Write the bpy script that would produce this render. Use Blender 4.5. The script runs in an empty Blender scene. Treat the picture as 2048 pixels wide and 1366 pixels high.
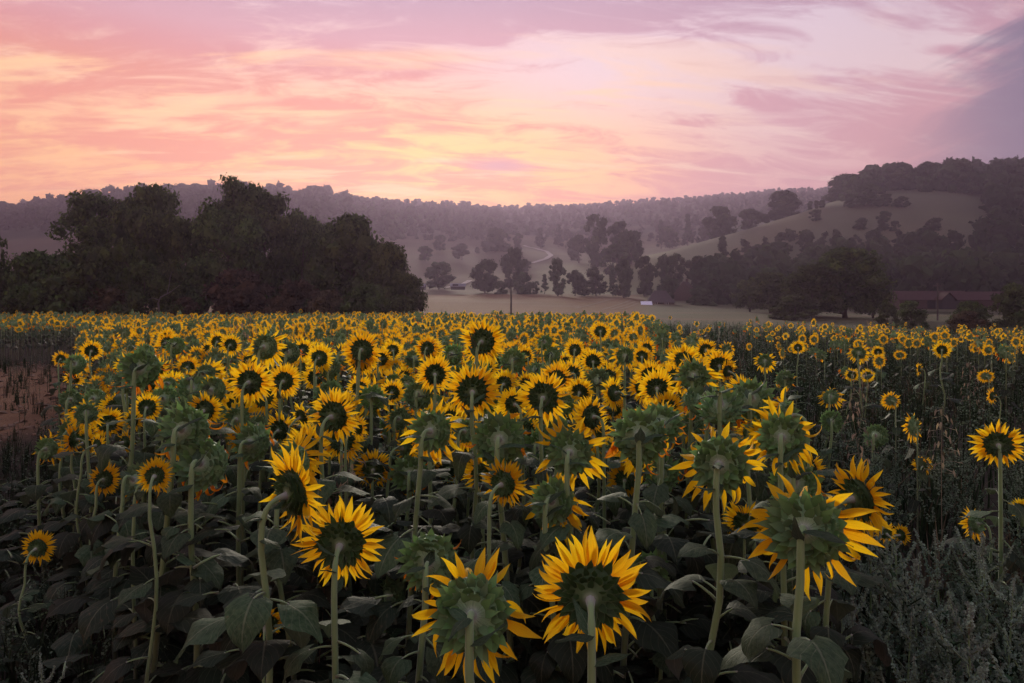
import bpy, math, random
import numpy as np
from mathutils import Vector, Matrix, Quaternion

sc = bpy.context.scene
COL = sc.collection
R = math.radians
random.seed(7)
rng = np.random.default_rng(11)

# ------------------------------------------------------------------ camera
F, HY, H = 1365.33, 610.0, 2.25            # focal length in photo pixels, horizon row, eye height
cd = bpy.data.cameras.new('camera'); cam = bpy.data.objects.new('camera', cd); COL.objects.link(cam)
cd.lens = 24.0; cd.sensor_width = 36.0; cd.clip_start = 0.05; cd.clip_end = 20000
cam.location = (0, 0, H); cam.rotation_euler = (R(90), 0, 0); cd.shift_y = -(683 - HY) / 2048
sc.camera = cam
def AZ(px): return math.atan((px - 1024) / F)
def at(px, py, d): return Vector(((px - 1024) / F * d, d, H + (HY - py) / F * d))

# ------------------------------------------------------------------ world, sun, exposure
SUN_AZ, SUN_EL = AZ(850), R(11)
class N:                                     # small helper for node graphs
    def __init__(s, tree): s.t = tree; s.l = tree.links
    def new(s, kind, **kw):
        n = s.t.nodes.new(kind)
        for k, v in kw.items(): setattr(n, k, v)
        return n
    def put(s, sock, v):
        if hasattr(v, 'is_output') or isinstance(v, bpy.types.NodeSocket): s.l.new(v, sock)
        else:
            try: sock.default_value = v
            except Exception: sock.default_value = (*v, 1)
    def m(s, op, a, b=None, c=None, clamp=False):
        n = s.new('ShaderNodeMath', operation=op, use_clamp=clamp)
        for i, v in enumerate((a, b, c)):
            if v is not None: s.put(n.inputs[i], v)
        return n.outputs[0]
    def mix(s, f, a, b, mode='MIX'):
        n = s.new('ShaderNodeMix', data_type='RGBA', blend_type=mode)
        s.put(n.inputs[0], f); s.put(n.inputs[6], a); s.put(n.inputs[7], b)
        return n.outputs[2]
    def ramp(s, f, pts, interp='EASE'):
        n = s.new('ShaderNodeValToRGB'); cr = n.color_ramp; cr.interpolation = interp
        while len(cr.elements) < len(pts): cr.elements.new(0.5)
        for e, (p, c) in zip(cr.elements, pts):
            e.position = p; e.color = (*c, 1) if len(c) == 3 else c
        s.put(n.inputs[0], f); return n.outputs[0]
    def step(s, f, a, b):
        n = s.new('ShaderNodeMapRange', interpolation_type='SMOOTHSTEP')
        s.put(n.inputs[0], f); s.put(n.inputs[1], a); s.put(n.inputs[2], b); return n.outputs[0]
    def noise(s, vec, scale, detail=4, rough=0.5, dist=0.0):
        n = s.new('ShaderNodeTexNoise'); s.put(n.inputs['Vector'], vec); s.put(n.inputs['Scale'], scale)
        s.put(n.inputs['Detail'], detail); s.put(n.inputs['Roughness'], rough); s.put(n.inputs['Distortion'], dist)
        return n.outputs[0]
    def xyz(s, a, b, c):
        n = s.new('ShaderNodeCombineXYZ')
        for i, v in enumerate((a, b, c)): s.put(n.inputs[i], v)
        return n.outputs[0]

def build_world():
    w = bpy.data.worlds.new('World'); sc.world = w; w.use_nodes = True
    w.node_tree.nodes.clear(); g = N(w.node_tree)
    tc = g.new('ShaderNodeTexCoord'); sp = g.new('ShaderNodeSeparateXYZ'); g.l.new(tc.outputs['Generated'], sp.inputs[0])
    x, y, z = sp.outputs
    az = g.m('ARCTAN2', x, y)                                            # radians, + to the south-east (barn side)
    el = g.m('DIVIDE', z, g.m('SQRT', g.m('ADD', g.m('MULTIPLY', x, x), g.m('ADD', g.m('MULTIPLY', y, y), 1e-5))))
    el = g.m('MAXIMUM', el, 0.0)
    sky = g.new('ShaderNodeTexSky', sky_type='NISHITA', sun_disc=False, sun_elevation=R(3), sun_rotation=SUN_AZ, dust_density=2.0)
    # cloud layer on a flat deck high above the valley
    k = g.m('ADD', g.m('MAXIMUM', z, 0.0), 0.22)
    cx, cy = g.m('DIVIDE', x, k), g.m('DIVIDE', y, k)
    rot = R(-6)
    ux = g.m('ADD', g.m('MULTIPLY', cx, math.cos(rot)), g.m('MULTIPLY', cy, -math.sin(rot)))
    uy = g.m('ADD', g.m('MULTIPLY', cx, math.sin(rot)), g.m('MULTIPLY', cy, math.cos(rot)))
    P = g.xyz(g.m('MULTIPLY', ux, 1.1), g.m('MULTIPLY', uy, 2.1), 0.0)
    broad = g.noise(P, 0.9, 3, 0.5, 0.4)
    P2 = g.xyz(g.m('MULTIPLY', ux, 1.15), g.m('MULTIPLY', uy, 2.9), 3.7)
    fine = g.noise(P2, 2.8, 8, 0.66, 0.8)
    d_az = g.m('SUBTRACT', az, SUN_AZ)
    far = g.m('ABSOLUTE', d_az)
    # clear colour by height, warm near the sun
    warm = g.ramp(el, [(0.0, (1.10, .38, .09)), (.13, (1.04, .42, .12)), (.19, (.95, .47, .15)), (.26, (.90, .49, .26)), (.34, (.79, .45, .37)), (.44, (.60, .43, .51)), (.6, (.44, .39, .50)), (1.0, (.34, .37, .52))], 'LINEAR')
    cool = g.ramp(el, [(0.0, (.74, .33, .31)), (.15, (.66, .33, .33)), (.22, (.66, .42, .41)), (.30, (.66, .49, .51)), (.38, (.60, .47, .54)), (.5, (.48, .43, .56)), (1.0, (.34, .37, .52))], 'LINEAR')
    side = g.step(d_az, 0.12, 0.55)
    lft = g.step(g.m('MULTIPLY', d_az, -1.0), 0.6, 1.6)
    base = g.mix(g.m('MAXIMUM', side, lft), warm, cool)
    def blob(a0, e0, sa, se):
        da = g.m('DIVIDE', g.m('SUBTRACT', az, a0), sa); de = g.m('DIVIDE', g.m('SUBTRACT', el, e0), se)
        return g.m('EXPONENT', g.m('MULTIPLY', g.m('ADD', g.m('MULTIPLY', da, da), g.m('MULTIPLY', de, de)), -1.0))
    # pale lilac clear window above the valley head
    base = g.mix(g.m('MULTIPLY', blob(AZ(1230), .35, .22, .075), .8), base, (.72, .57, .62, 1))
    # the glow where the sun sits behind the cloud
    base = g.mix(g.m('MULTIPLY', blob(AZ(830), .21, .26, .07), .8), base, (1.12, .62, .12, 1))
    # cloud colour: salmon low by the sun, mauve high up and on the barn side
    lit = g.ramp(el, [(0.0, (.92, .28, .09)), (.15, (.84, .255, .10)), (.24, (.78, .235, .13)), (.31, (.68, .225, .16)), (.345, (.60, .225, .23)), (.38, (.56, .28, .33)), (.45, (.42, .27, .36)), (1.0, (.30, .29, .40))], 'LINEAR')
    shade = g.ramp(el, [(0.0, (.60, .27, .27)), (.18, (.56, .27, .29)), (.30, (.50, .25, .31)), (.42, (.40, .25, .34)), (1.0, (.30, .29, .40))], 'LINEAR')
    ccol = g.mix(g.step(d_az, 0.05, 0.55), lit, shade)
    dens = g.m('ADD', g.m('MULTIPLY', broad, 0.56), g.m('MULTIPLY', fine, 0.66))
    cover = g.step(dens, 0.50, 0.70)
    # veil is thickest high on the grove side, thin around the lilac window
    more = g.m('ADD', dens, g.m('SUBTRACT', g.m('MULTIPLY', g.step(el, .30, .42), .035), g.m('MULTIPLY', blob(AZ(1200), .34, .24, .09), .13)))
    cover = g.step(more, 0.505, 0.68)
    col = g.mix(g.m('MULTIPLY', cover, 0.92), base, ccol)
    # thin bright edges of lower cloud
    gap = g.step(g.noise(g.xyz(g.m('MULTIPLY', ux, .8), g.m('MULTIPLY', uy, 3.4), 9.1), 1.7, 6, 0.58, 0.5), 0.53, 0.68)
    gapc = g.mix(side, (.98, .60, .27, 1), (.72, .50, .44, 1))
    lowband = g.m('MULTIPLY', g.step(el, .10, .16), g.m('SUBTRACT', 1.0, g.step(el, .30, .42)))
    col = g.mix(g.m('MULTIPLY', g.m('MULTIPLY', gap, lowband), 0.8), col, gapc)
    # heavy violet cloud on the barn side, feathered along its upper edge
    e1 = g.m('SUBTRACT', el, g.m('MULTIPLY', az, .32)); 
    edge = g.noise(g.xyz(g.m('MULTIPLY', az, 3.2), g.m('MULTIPLY', e1, 15.0), 2.0), 1.5, 7, 0.62, 0.5)
    lim = g.m('ADD', g.m('MULTIPLY', g.m('SUBTRACT', az, AZ(1880)), 1.2), 0.27)      # upper edge climbs away from the sun
    hgt = g.m('SUBTRACT', g.m('ADD', lim, g.m('MULTIPLY', g.m('SUBTRACT', edge, .5), .46)), el)
    dark = g.m('MULTIPLY', g.m('MULTIPLY', g.step(hgt, -.05, .10), g.step(az, AZ(1690), AZ(2060))), g.m('SUBTRACT', 1.0, g.step(az, 1.0, 1.9)))
    col = g.mix(g.m('MULTIPLY', dark, 0.90), col, (.145, .125, .205, 1))
    small = g.m('MULTIPLY', blob(AZ(1000), .204, .06, .012), g.step(fine, 0.36, 0.52))
    col = g.mix(g.m('MULTIPLY', small, 0.85), col, (.52, .25, .30, 1))
    n2 = g.mix(0.06, col, g.mix(1.0, sky.outputs[0], (.1, .1, .1, 1), 'MULTIPLY'))
    bg = g.new('ShaderNodeBackground'); g.put(bg.inputs[0], n2); bg.inputs[1].default_value = SKY_STRENGTH
    out = g.new('ShaderNodeOutputWorld'); g.l.new(bg.outputs[0], out.inputs[0])
    w.cycles.sampling_method = 'MANUAL'; w.cycles.sample_map_resolution = 512
SKY_STRENGTH = 0.95
build_world()
sd = bpy.data.lights.new('sun', 'SUN'); sun = bpy.data.objects.new('sun', sd); COL.objects.link(sun)
sd.energy = 5.0; sd.angle = R(16); sd.color = (1.0, .90, .74)
sdir = Vector((math.sin(SUN_AZ) * math.cos(SUN_EL), math.cos(SUN_AZ) * math.cos(SUN_EL), math.sin(SUN_EL)))
sun.rotation_euler = sdir.to_track_quat('Z', 'Y').to_euler()
vs = sc.view_settings; vs.view_transform = 'Standard'; vs.look = 'None'; vs.exposure = 0.52; vs.gamma = 1.0; vs.use_curve_mapping = False
cy = sc.cycles
cy.max_bounces = 5; cy.diffuse_bounces = 3; cy.glossy_bounces = 2; cy.transmission_bounces = 3; cy.volume_bounces = 0; cy.transparent_max_bounces = 8
cy.use_denoising = True; cy.use_adaptive_sampling = True; cy.adaptive_threshold = 0.03; cy.sample_clamp_indirect = 4.0
HAZE = dict(density=0.00050, color=(.42, .325, .455), aniso=0.50)

# ------------------------------------------------------------------ mesh helpers
class MB:
    """collects vertices, faces, material slots and uv, then makes one mesh"""
    def __init__(s): s.V = []; s.F = []; s.M = []; s.U = []
    def grid(s, pts, uvs, nr, nc, mat=0, close=False):
        o = len(s.V); s.V += pts; s.U += uvs
        for r in range(nr - 1):
            for c in range(nc if close else nc - 1):
                a = o + r * nc + c; b = o + r * nc + (c + 1) % nc
                s.F.append((a, b, b + nc, a + nc)); s.M.append(mat)
    def tube(s, path, rad, sides=6, mat=0, cap=False):
        pts, uvs = [], []; n = len(path); prev = None
        for i, p in enumerate(path):
            p = Vector(p); t = (Vector(path[min(i + 1, n - 1)]) - Vector(path[max(i - 1, 0)])).normalized()
            if prev is None: a = t.orthogonal().normalized()
            else: a = (prev - t * prev.dot(t)).normalized()
            prev = a; b = t.cross(a); r = rad[i] if hasattr(rad, '__len__') else rad
            for k in range(sides):
                th = 2 * math.pi * k / sides
                pts.append(tuple(p + (a * math.cos(th) + b * math.sin(th)) * r)); uvs.append((k / sides, i / (n - 1)))
        o = len(s.V); s.grid(pts, uvs, n, sides, mat, True)
        if cap:
            s.F.append(tuple(o + (n - 1) * sides + k for k in range(sides))); s.M.append(mat)
    def box(s, x0, x1, y0, y1, z0, z1, mat=0):
        o = len(s.V)
        s.V += [(x, y, z) for z in (z0, z1) for (x, y) in ((x0, y0), (x1, y0), (x1, y1), (x0, y1))]; s.U += [(0, 0)] * 8
        for f in ((3, 2, 1, 0), (4, 5, 6, 7), (0, 1, 5, 4), (1, 2, 6, 5), (2, 3, 7, 6), (3, 0, 4, 7)):
            s.F.append(tuple(o + i for i in f)); s.M.append(mat)
    def add(s, other, mat4, mat=None):
        o = len(s.V)
        s.V += [tuple(mat4 @ Vector(v)) for v in other.V]; s.U += other.U
        s.F += [tuple(o + i for i in f) for f in other.F]; s.M += other.M if mat is None else [mat] * len(other.F)
    def mesh(s, name, mats, smooth=True):
        me = bpy.data.meshes.new(name); me.from_pydata(s.V, [], s.F)
        for m in mats: me.materials.append(m)
        if len(mats) > 1: me.polygons.foreach_set('material_index', s.M)
        if smooth: me.polygons.foreach_set('use_smooth', [True] * len(s.F))
        uv = me.uv_layers.new(name='UVMap'); li = np.empty(len(me.loops), np.int32); me.loops.foreach_get('vertex_index', li)
        uv.data.foreach_set('uv', np.asarray(s.U, np.float32)[li].ravel()); me.update(); return me
    def tris(s):
        V = np.array(s.V, np.float32); T, M = [], []
        for f, m in zip(s.F, s.M):
            for i in range(1, len(f) - 1): T.append((f[0], f[i], f[i + 1])); M.append(m)
        return V, np.array(T, np.int64), np.array(M, np.int32), np.array(s.U, np.float32)

def tri_mesh(name, V, T, mats, M=None, smooth=False, U=None):
    me = bpy.data.meshes.new(name); nv, nt = len(V), len(T)
    me.vertices.add(nv); me.vertices.foreach_set('co', np.ascontiguousarray(V, np.float32).ravel())
    k = T.shape[1]
    me.loops.add(nt * k); me.loops.foreach_set('vertex_index', np.ascontiguousarray(T, np.int32).ravel())
    me.polygons.add(nt); me.polygons.foreach_set('loop_start', np.arange(0, nt * k, k, dtype=np.int32))
    for m in mats: me.materials.append(m)
    if M is not None: me.polygons.foreach_set('material_index', np.ascontiguousarray(M, np.int32))
    me.polygons.foreach_set('use_smooth', np.full(nt, smooth))
    if U is not None:
        uv = me.uv_layers.new(name='UVMap'); uv.data.foreach_set('uv', np.ascontiguousarray(U[T.ravel()], np.float32).ravel())
    me.update(calc_edges=True); return me

def ob(name, data, parent=None, mat4=None):
    o = bpy.data.objects.new(name, data); COL.objects.link(o)
    if parent is not None: o.parent = parent
    if mat4 is not None: o.matrix_basis = mat4
    return o
def tag(o, label=None, cat=None, group=None, kind=None):
    if label: o['label'] = label
    if cat: o['category'] = cat
    if group: o['group'] = group
    if kind: o['kind'] = kind
    return o
def frame(x, y, z, o, s=1.0):
    return Matrix(((x[0] * s, y[0] * s, z[0] * s, o[0]), (x[1] * s, y[1] * s, z[1] * s, o[1]), (x[2] * s, y[2] * s, z[2] * s, o[2]), (0, 0, 0, 1)))

# ------------------------------------------------------------------ materials
def material(name, fn):
    m = bpy.data.materials.new(name); m.use_nodes = True; m.node_tree.nodes.clear(); g = N(m.node_tree)
    out = g.new('ShaderNodeOutputMaterial'); s = fn(g)
    g.l.new(s, out.inputs[0]); return m
def pbsdf(g, col, rough=0.6, spec=0.3, normal=None, sheen=0.0):
    n = g.new('ShaderNodeBsdfPrincipled'); g.put(n.inputs['Base Color'], col); g.put(n.inputs['Roughness'], rough)
    n.inputs['Specular IOR Level'].default_value = spec
    if sheen: n.inputs['Sheen Weight'].default_value = sheen
    if normal is not None: g.l.new(normal, n.inputs['Normal'])
    return n.outputs[0]
def leafy(g, col, tr=0.3, rough=0.55, spec=0.25, normal=None, tcol=None):
    a = pbsdf(g, col, rough, spec, normal); t = g.new('ShaderNodeBsdfTranslucent'); g.put(t.inputs[0], tcol if tcol is not None else col)
    m = g.new('ShaderNodeMixShader'); g.put(m.inputs[0], tr); g.l.new(a, m.inputs[1]); g.l.new(t.outputs[0], m.inputs[2]); return m.outputs[0]
def rnd(g): return g.new('ShaderNodeObjectInfo').outputs['Random']
def hsv(g, col, h=0.5, s=1.0, v=1.0):
    n = g.new('ShaderNodeHueSaturation'); g.put(n.inputs['Hue'], h); g.put(n.inputs['Saturation'], s); g.put(n.inputs['Value'], v); g.put(n.inputs['Color'], col); return n.outputs[0]
def lin(g, f, a, b): return g.m('MULTIPLY_ADD', f, b - a, a)
def uvs(g):
    t = g.new('ShaderNodeUVMap'); s = g.new('ShaderNodeSeparateXYZ'); g.l.new(t.outputs[0], s.inputs[0]); return s.outputs[0], s.outputs[1], t.outputs[0]
def bump(g, h, st=0.3, dist=0.01):
    b = g.new('ShaderNodeBump'); b.inputs['Strength'].default_value = st; b.inputs['Distance'].default_value = dist; g.put(b.inputs['Height'], h); return b.outputs[0]

def m_petal(c0, c1, c2):
    def fn(g):
        u, v, uv = uvs(g)
        col = g.ramp(v, [(0.0, c0), (0.28, c1), (1.0, c2)])
        streak = g.noise(g.xyz(g.m('MULTIPLY', u, 16.0), g.m('MULTIPLY', v, 1.2), g.m('MULTIPLY', rnd(g), 30)), 1.0, 3, .6)
        col = g.mix(g.m('MULTIPLY', g.step(streak, .42, .66), .6), col, c0)
        col = hsv(g, col, lin(g, rnd(g), .488, .510), 1.0, lin(g, rnd(g), .86, 1.0))
        return leafy(g, col, 0.55, 0.6, 0.12, bump(g, streak, .25, .004))
    return fn
M_PETAL = material('petal yellow', m_petal((.82, .36, .006), (.91, .57, .010), (.93, .67, .025)))
M_OLD = material('petal withered', m_petal((.50, .13, .008), (.72, .25, .010), (.78, .30, .015)))
def m_back(g):
    tc = g.new('ShaderNodeTexCoord'); s = g.new('ShaderNodeSeparateXYZ'); g.l.new(tc.outputs['Object'], s.inputs[0])
    r = g.m('SQRT', g.m('ADD', g.m('MULTIPLY', s.outputs[0], s.outputs[0]), g.m('MULTIPLY', s.outputs[1], s.outputs[1])))
    a = g.m('ARCTAN2', s.outputs[1], s.outputs[0])
    rib = g.noise(g.xyz(g.m('MULTIPLY', a, 5.0), g.m('MULTIPLY', r, 1.5), 0.0), 1.6, 3)
    col = g.ramp(r, [(0.0, (.54, .60, .50)), (.12, (.42, .52, .36)), (.32, (.24, .38, .18)), (.8, (.17, .30, .115)), (1.0, (.10, .19, .065))])
    col = hsv(g, col, .5, 1.0, lin(g, rib, .65, 1.35))
    return pbsdf(g, col, .6, .25, bump(g, rib, .5, .05), .15)
M_BACK = material('flower back green', m_back)
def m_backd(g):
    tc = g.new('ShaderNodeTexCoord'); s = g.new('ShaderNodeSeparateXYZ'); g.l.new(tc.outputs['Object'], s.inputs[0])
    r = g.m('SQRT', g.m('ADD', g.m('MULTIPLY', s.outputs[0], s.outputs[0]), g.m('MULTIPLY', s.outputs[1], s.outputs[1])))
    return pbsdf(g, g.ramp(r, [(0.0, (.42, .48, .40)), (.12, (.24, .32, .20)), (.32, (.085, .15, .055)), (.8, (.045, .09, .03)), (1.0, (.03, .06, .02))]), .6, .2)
M_BACKD = material('flower back dark', m_backd)  # darker green of fresh heads, with the shade of their backlit backs put in
def m_bract(g):
    u, v, uv = uvs(g)
    col = g.ramp(v, [(0.0, (.12, .235, .075)), (.6, (.16, .31, .10)), (1.0, (.25, .39, .14))])
    mid = g.m('ABSOLUTE', g.m('SUBTRACT', u, .5)); col = g.mix(g.step(mid, .40, .5), col, (.14, .20, .08, 1))
    col = hsv(g, col, .5, lin(g, rnd(g), .85, 1.05), lin(g, rnd(g), .75, 1.2))
    return leafy(g, col, .2, .55, .3)
M_BRACT = material('bract green', m_bract)
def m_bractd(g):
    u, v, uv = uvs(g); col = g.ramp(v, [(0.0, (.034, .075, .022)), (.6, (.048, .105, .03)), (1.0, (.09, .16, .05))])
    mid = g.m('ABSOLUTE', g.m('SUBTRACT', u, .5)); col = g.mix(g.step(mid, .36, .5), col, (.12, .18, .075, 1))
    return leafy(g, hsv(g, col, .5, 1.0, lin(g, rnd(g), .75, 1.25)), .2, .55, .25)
M_BRACTD = material('bract dark', m_bractd)  # fresh bracts: deeper green plus the shade of a backlit head, as colour
def m_seed(g):
    tc = g.new('ShaderNodeTexCoord'); n = g.new('ShaderNodeTexVoronoi'); g.l.new(tc.outputs['Object'], n.inputs['Vector']); n.inputs['Scale'].default_value = 16
    return pbsdf(g, g.mix(n.outputs[0], (.05, .028, .010, 1), (.16, .08, .02, 1)), .8, .2, bump(g, n.outputs[0], .6, .05))
M_SEED = material('seed disc brown', m_seed)
def m_stem(g):
    u, v, uv = uvs(g)
    line = g.noise(g.xyz(g.m('MULTIPLY', u, 14.0), g.m('MULTIPLY', v, 2.5), 0.0), 1.0, 3)
    col = g.mix(line, (.14, .245, .08, 1), (.25, .37, .15, 1))
    col = g.mix(g.step(v, .90, 1.0), col, (.36, .38, .31, 1))
    col = g.mix(g.step(v, .45, .0), col, (.09, .105, .05, 1))
    return pbsdf(g, col, .65, .25, bump(g, line, .5, .004), .35)
M_STEM = material('hairy stem green', m_stem)
def m_leaf(g):
    u, v, uv = uvs(g); geo = g.new('ShaderNodeNewGeometry')
    mid = g.m('ABSOLUTE', g.m('SUBTRACT', u, .5))
    vein = g.m('FRACT', g.m('ADD', g.m('MULTIPLY', v, 6.5), g.m('MULTIPLY', mid, -5.0)))
    vm = g.m('SUBTRACT', 1.0, g.step(g.m('ABSOLUTE', g.m('SUBTRACT', vein, .5)), .0, .09))
    vm = g.m('MAXIMUM', g.m('MULTIPLY', vm, .5), g.m('SUBTRACT', 1.0, g.step(mid, .012, .03)))
    blot = g.noise(uv, 7.0, 5, .6)
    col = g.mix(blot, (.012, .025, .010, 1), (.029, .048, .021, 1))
    col = g.mix(g.m('MULTIPLY', vm, .7), col, (.12, .14, .075, 1))
    r = rnd(g)
    old = g.m('MULTIPLY', g.step(r, .70, 1.0), g.step(blot, .52, .74))
    col = g.mix(old, col, (.11, .08, .045, 1))
    col = g.mix(g.m('MULTIPLY', geo.outputs['Backfacing'], .55), col, (.12, .13, .09, 1))
    col = hsv(g, col, lin(g, r, .47, .515), .9, lin(g, r, .7, 1.15))
    return leafy(g, col, .18, .62, .20, bump(g, g.m('ADD', g.m('MULTIPLY', blot, .6), g.m('MULTIPLY', vm, -.8)), .7, .006))
M_LEAF = material('sunflower leaf', m_leaf)
def m_top(g):
    u, v, uv = uvs(g); mid = g.m('ABSOLUTE', g.m('SUBTRACT', u, .5)); geo = g.new('ShaderNodeNewGeometry')
    vein = g.m('FRACT', g.m('ADD', g.m('MULTIPLY', v, 6.0), g.m('MULTIPLY', mid, -4.5)))
    vm = g.m('MAXIMUM', g.m('MULTIPLY', g.m('SUBTRACT', 1.0, g.step(g.m('ABSOLUTE', g.m('SUBTRACT', vein, .5)), .0, .10)), .45), g.m('SUBTRACT', 1.0, g.step(mid, .015, .035)))
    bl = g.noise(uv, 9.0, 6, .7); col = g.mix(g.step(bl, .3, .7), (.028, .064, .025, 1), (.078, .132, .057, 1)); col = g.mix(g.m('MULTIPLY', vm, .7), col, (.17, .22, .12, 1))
    col = g.mix(g.m('MULTIPLY', g.step(bl, .62, .70), g.step(rnd(g), .4, .9)), col, (.16, .12, .06, 1))
    col = g.mix(g.m('MULTIPLY', geo.outputs['Backfacing'], .4), col, (.14, .18, .11, 1))
    return leafy(g, hsv(g, col, lin(g, rnd(g), .475, .51), .95, lin(g, rnd(g), .6, 1.25)), .25, .62, .2, bump(g, g.m('ADD', g.m('MULTIPLY', bl, .7), g.m('MULTIPLY', vm, -.8)), .8, .006))
M_TOP = material('young and sunlit leaf', m_top)  # light green of small neck leaves; on upper leaves it carries painted sunlight
def m_foliage(c0, c1, tr=.18, scale=.35):
    def fn(g):
        geo = g.new('ShaderNodeNewGeometry'); nz = g.noise(geo.outputs['Position'], scale, 3, .6)
        col = g.mix(g.step(nz, .3, .7), (*c0, 1), (*c1, 1))
        ri = geo.outputs['Random Per Island']
        col = hsv(g, col, lin(g, rnd(g), .47, .52), lin(g, ri, .85, 1.1), g.m('MULTIPLY', lin(g, ri, .55, 1.4), lin(g, rnd(g), .75, 1.2)))
        return leafy(g, col, tr, .95, .03)
    return fn
M_GROVE = material('grove leaves', m_foliage((.044, .064, .026), (.085, .110, .040)))
M_BROWN = material('bramble leaves', m_foliage((.060, .046, .030), (.105, .080, .046)))
M_TREE = material('park tree leaves', m_foliage((.024, .037, .017), (.043, .054, .024), .12, .05))
M_PINE = material('conifer needles', m_foliage((.022, .034, .018), (.036, .050, .026), .06, .05))
M_WOOD = material('hanger wood leaves', m_foliage((.015, .026, .011), (.032, .042, .017), .08, .012))
def m_bark(g):
    tc = g.new('ShaderNodeTexCoord'); nz = g.noise(tc.outputs['Object'], 14, 5, .7)
    return pbsdf(g, g.mix(nz, (.035, .026, .02, 1), (.10, .08, .062, 1)), .9, .1, bump(g, nz, .8, .05))
M_BARK = material('bark', m_bark)
M_WEEDN = material('fat hen seed pale', m_foliage((.15, .22, .15), (.26, .34, .25), .15, 5.0))
M_WEED = material('fat hen seed', m_foliage((.085, .135, .08), (.17, .24, .16), .12, 3.0))
M_WLEAF = material('weed leaf', m_foliage((.020, .040, .020), (.045, .072, .036), .15, 2.0))
M_STRAW = material('dead grass', m_foliage((.07, .062, .036), (.14, .115, .07), .2, 4.0))
M_OAT = material('dry oat', m_foliage((.20, .16, .11), (.32, .26, .18), .3, 4.0))
def m_ground(g):
    vc = g.new('ShaderNodeVertexColor', layer_name='land'); geo = g.new('ShaderNodeNewGeometry'); p = geo.outputs['Position']
    n1 = g.noise(p, .03, 6, .6); n2 = g.noise(p, 1.1, 5, .65); n3 = g.noise(p, 14.0, 4, .7)
    f = g.m('ADD', g.m('ADD', lin(g, n1, -.25, .25), lin(g, n2, -.25, .25)), lin(g, n3, -.45, .45))
    col = hsv(g, vc.outputs[0], lin(g, n1, .485, .515), 1.0, g.m('ADD', f, 1.0))
    return pbsdf(g, col, .95, .1, bump(g, g.m('ADD', n3, g.m('MULTIPLY', n2, 2.0)), .8, .06))
M_GROUND = material('land', m_ground)

# ------------------------------------------------------------------ terrain (heights from sight lines along columns)
DS = [150, 200, 260, 320, 385, 450, 530, 620, 720, 840, 980, 1200]
COLS = {   # photo column : photo row of the ground at each distance of DS
 -1400: [628, 620, 612, 600, 582, 560, 530, 498, 465, 440, 425, 422],
 -400:  [628, 620, 612, 600, 580, 556, 525, 490, 462, 444, 432, 430],
 0:     [626, 619, 611, 598, 578, 552, 520, 488, 458, 438, 426, 428],
 260:   [624, 617, 609, 596, 572, 538, 492, 440, 408, 404, 410, 420],
 480:   [622, 613, 602, 588, 562, 522, 470, 418, 398, 398, 408, 420],
 640:   [622, 608, 594, 578, 554, 520, 478, 440, 414, 404, 410, 420],
 850:   [622, 603, 587, 573, 554, 530, 503, 480, 458, 437, 422, 420],
 1024:  [622, 603, 588, 572, 553, 532, 511, 494, 474, 452, 432, 424],
 1200:  [622, 606, 592, 566, 541, 528, 514, 498, 478, 452, 428, 416],
 1330:  [624, 612, 596, 552, 506, 507, 506, 498, 474, 446, 418, 408],
 1500:  [626, 618, 588, 520, 455, 462, 470, 466, 448, 424, 402, 396],
 1700:  [628, 621, 578, 488, 404, 388, 404, 412, 408, 400, 388, 384],
 1900:  [630, 621, 572, 482, 400, 372, 372, 384, 386, 384, 380, 380],
 2048:  [632, 622, 572, 492, 420, 372, 362, 366, 372, 376, 376, 376],
 2600:  [640, 630, 582, 505, 430, 375, 362, 362, 366, 370, 372, 374],
 3600:  [650, 640, 600, 520, 440, 385, 368, 366, 368, 370, 372, 374],
}
def build_table():
    cols = sorted(COLS); zc = []
    for c in cols:
        d = [0, 46, 80, 110] + DS; z = [0, 0, -.55, -.35] + [H + (HY - y) / F * q for y, q in zip(COLS[c], DS)]
        zc.append(np.interp(np.arange(0, 1201, 4), d, z))
    zc = np.array(zc); cc = np.arange(-1400, 3601, 20)
    T = np.array([np.interp(cc, cols, zc[:, j]) for j in range(zc.shape[1])])      # rows: distance, columns: azimuth
    k = np.array([1, 2, 3, 2, 1]) / 9.0
    for _ in range(3):
        P_ = np.pad(T, ((2, 2), (0, 0)), 'edge'); T = sum(k[i] * P_[i:i + T.shape[0]] for i in range(5))
        P_ = np.pad(T, ((0, 0), (2, 2)), 'edge'); T = sum(k[i] * P_[:, i:i + T.shape[1]] for i in range(5))
    return T
TT = build_table()
def vnoise(x, y, s):
    return (np.sin(x * s + 1.3 * np.sin(y * s * .7)) * np.cos(y * s * 1.1 + 1.7 * np.sin(x * s * .6)))
def zt(X, Y):
    X = np.asarray(X, float); Y = np.asarray(Y, float)
    c = 1024 + F * X / np.maximum(Y, 46); fi = np.clip((c + 1400) / 20, 0, TT.shape[1] - 1.001); fj = np.clip(Y / 4, 0, TT.shape[0] - 1.001)
    i = fi.astype(int); j = fj.astype(int); a = fi - i; b = fj - j
    z = (TT[j, i] * (1 - a) + TT[j, i + 1] * a) * (1 - b) + (TT[j + 1, i] * (1 - a) + TT[j + 1, i + 1] * a) * b
    z = z - np.clip((Y - 1200) / 600, 0, 20) * 14
    near = np.clip((X - 8) / 26, 0, 1); near = near * near * (3 - 2 * near)
    z = z - .55 * near * np.clip(Y / 30, 0, 1) * np.clip((140 - Y) / 60, 0, 1)
    far = np.clip((Y - 90) / 300, 0, 1)
    z = z + far * (1.3 * vnoise(X, Y, .021) + .5 * vnoise(X + 40, Y, .06)) + .03 * vnoise(X, Y, 1.1) * np.clip(1 - Y / 120, 0, 1)
    return z
DD = np.geomspace(60, 1190, 900)
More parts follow.
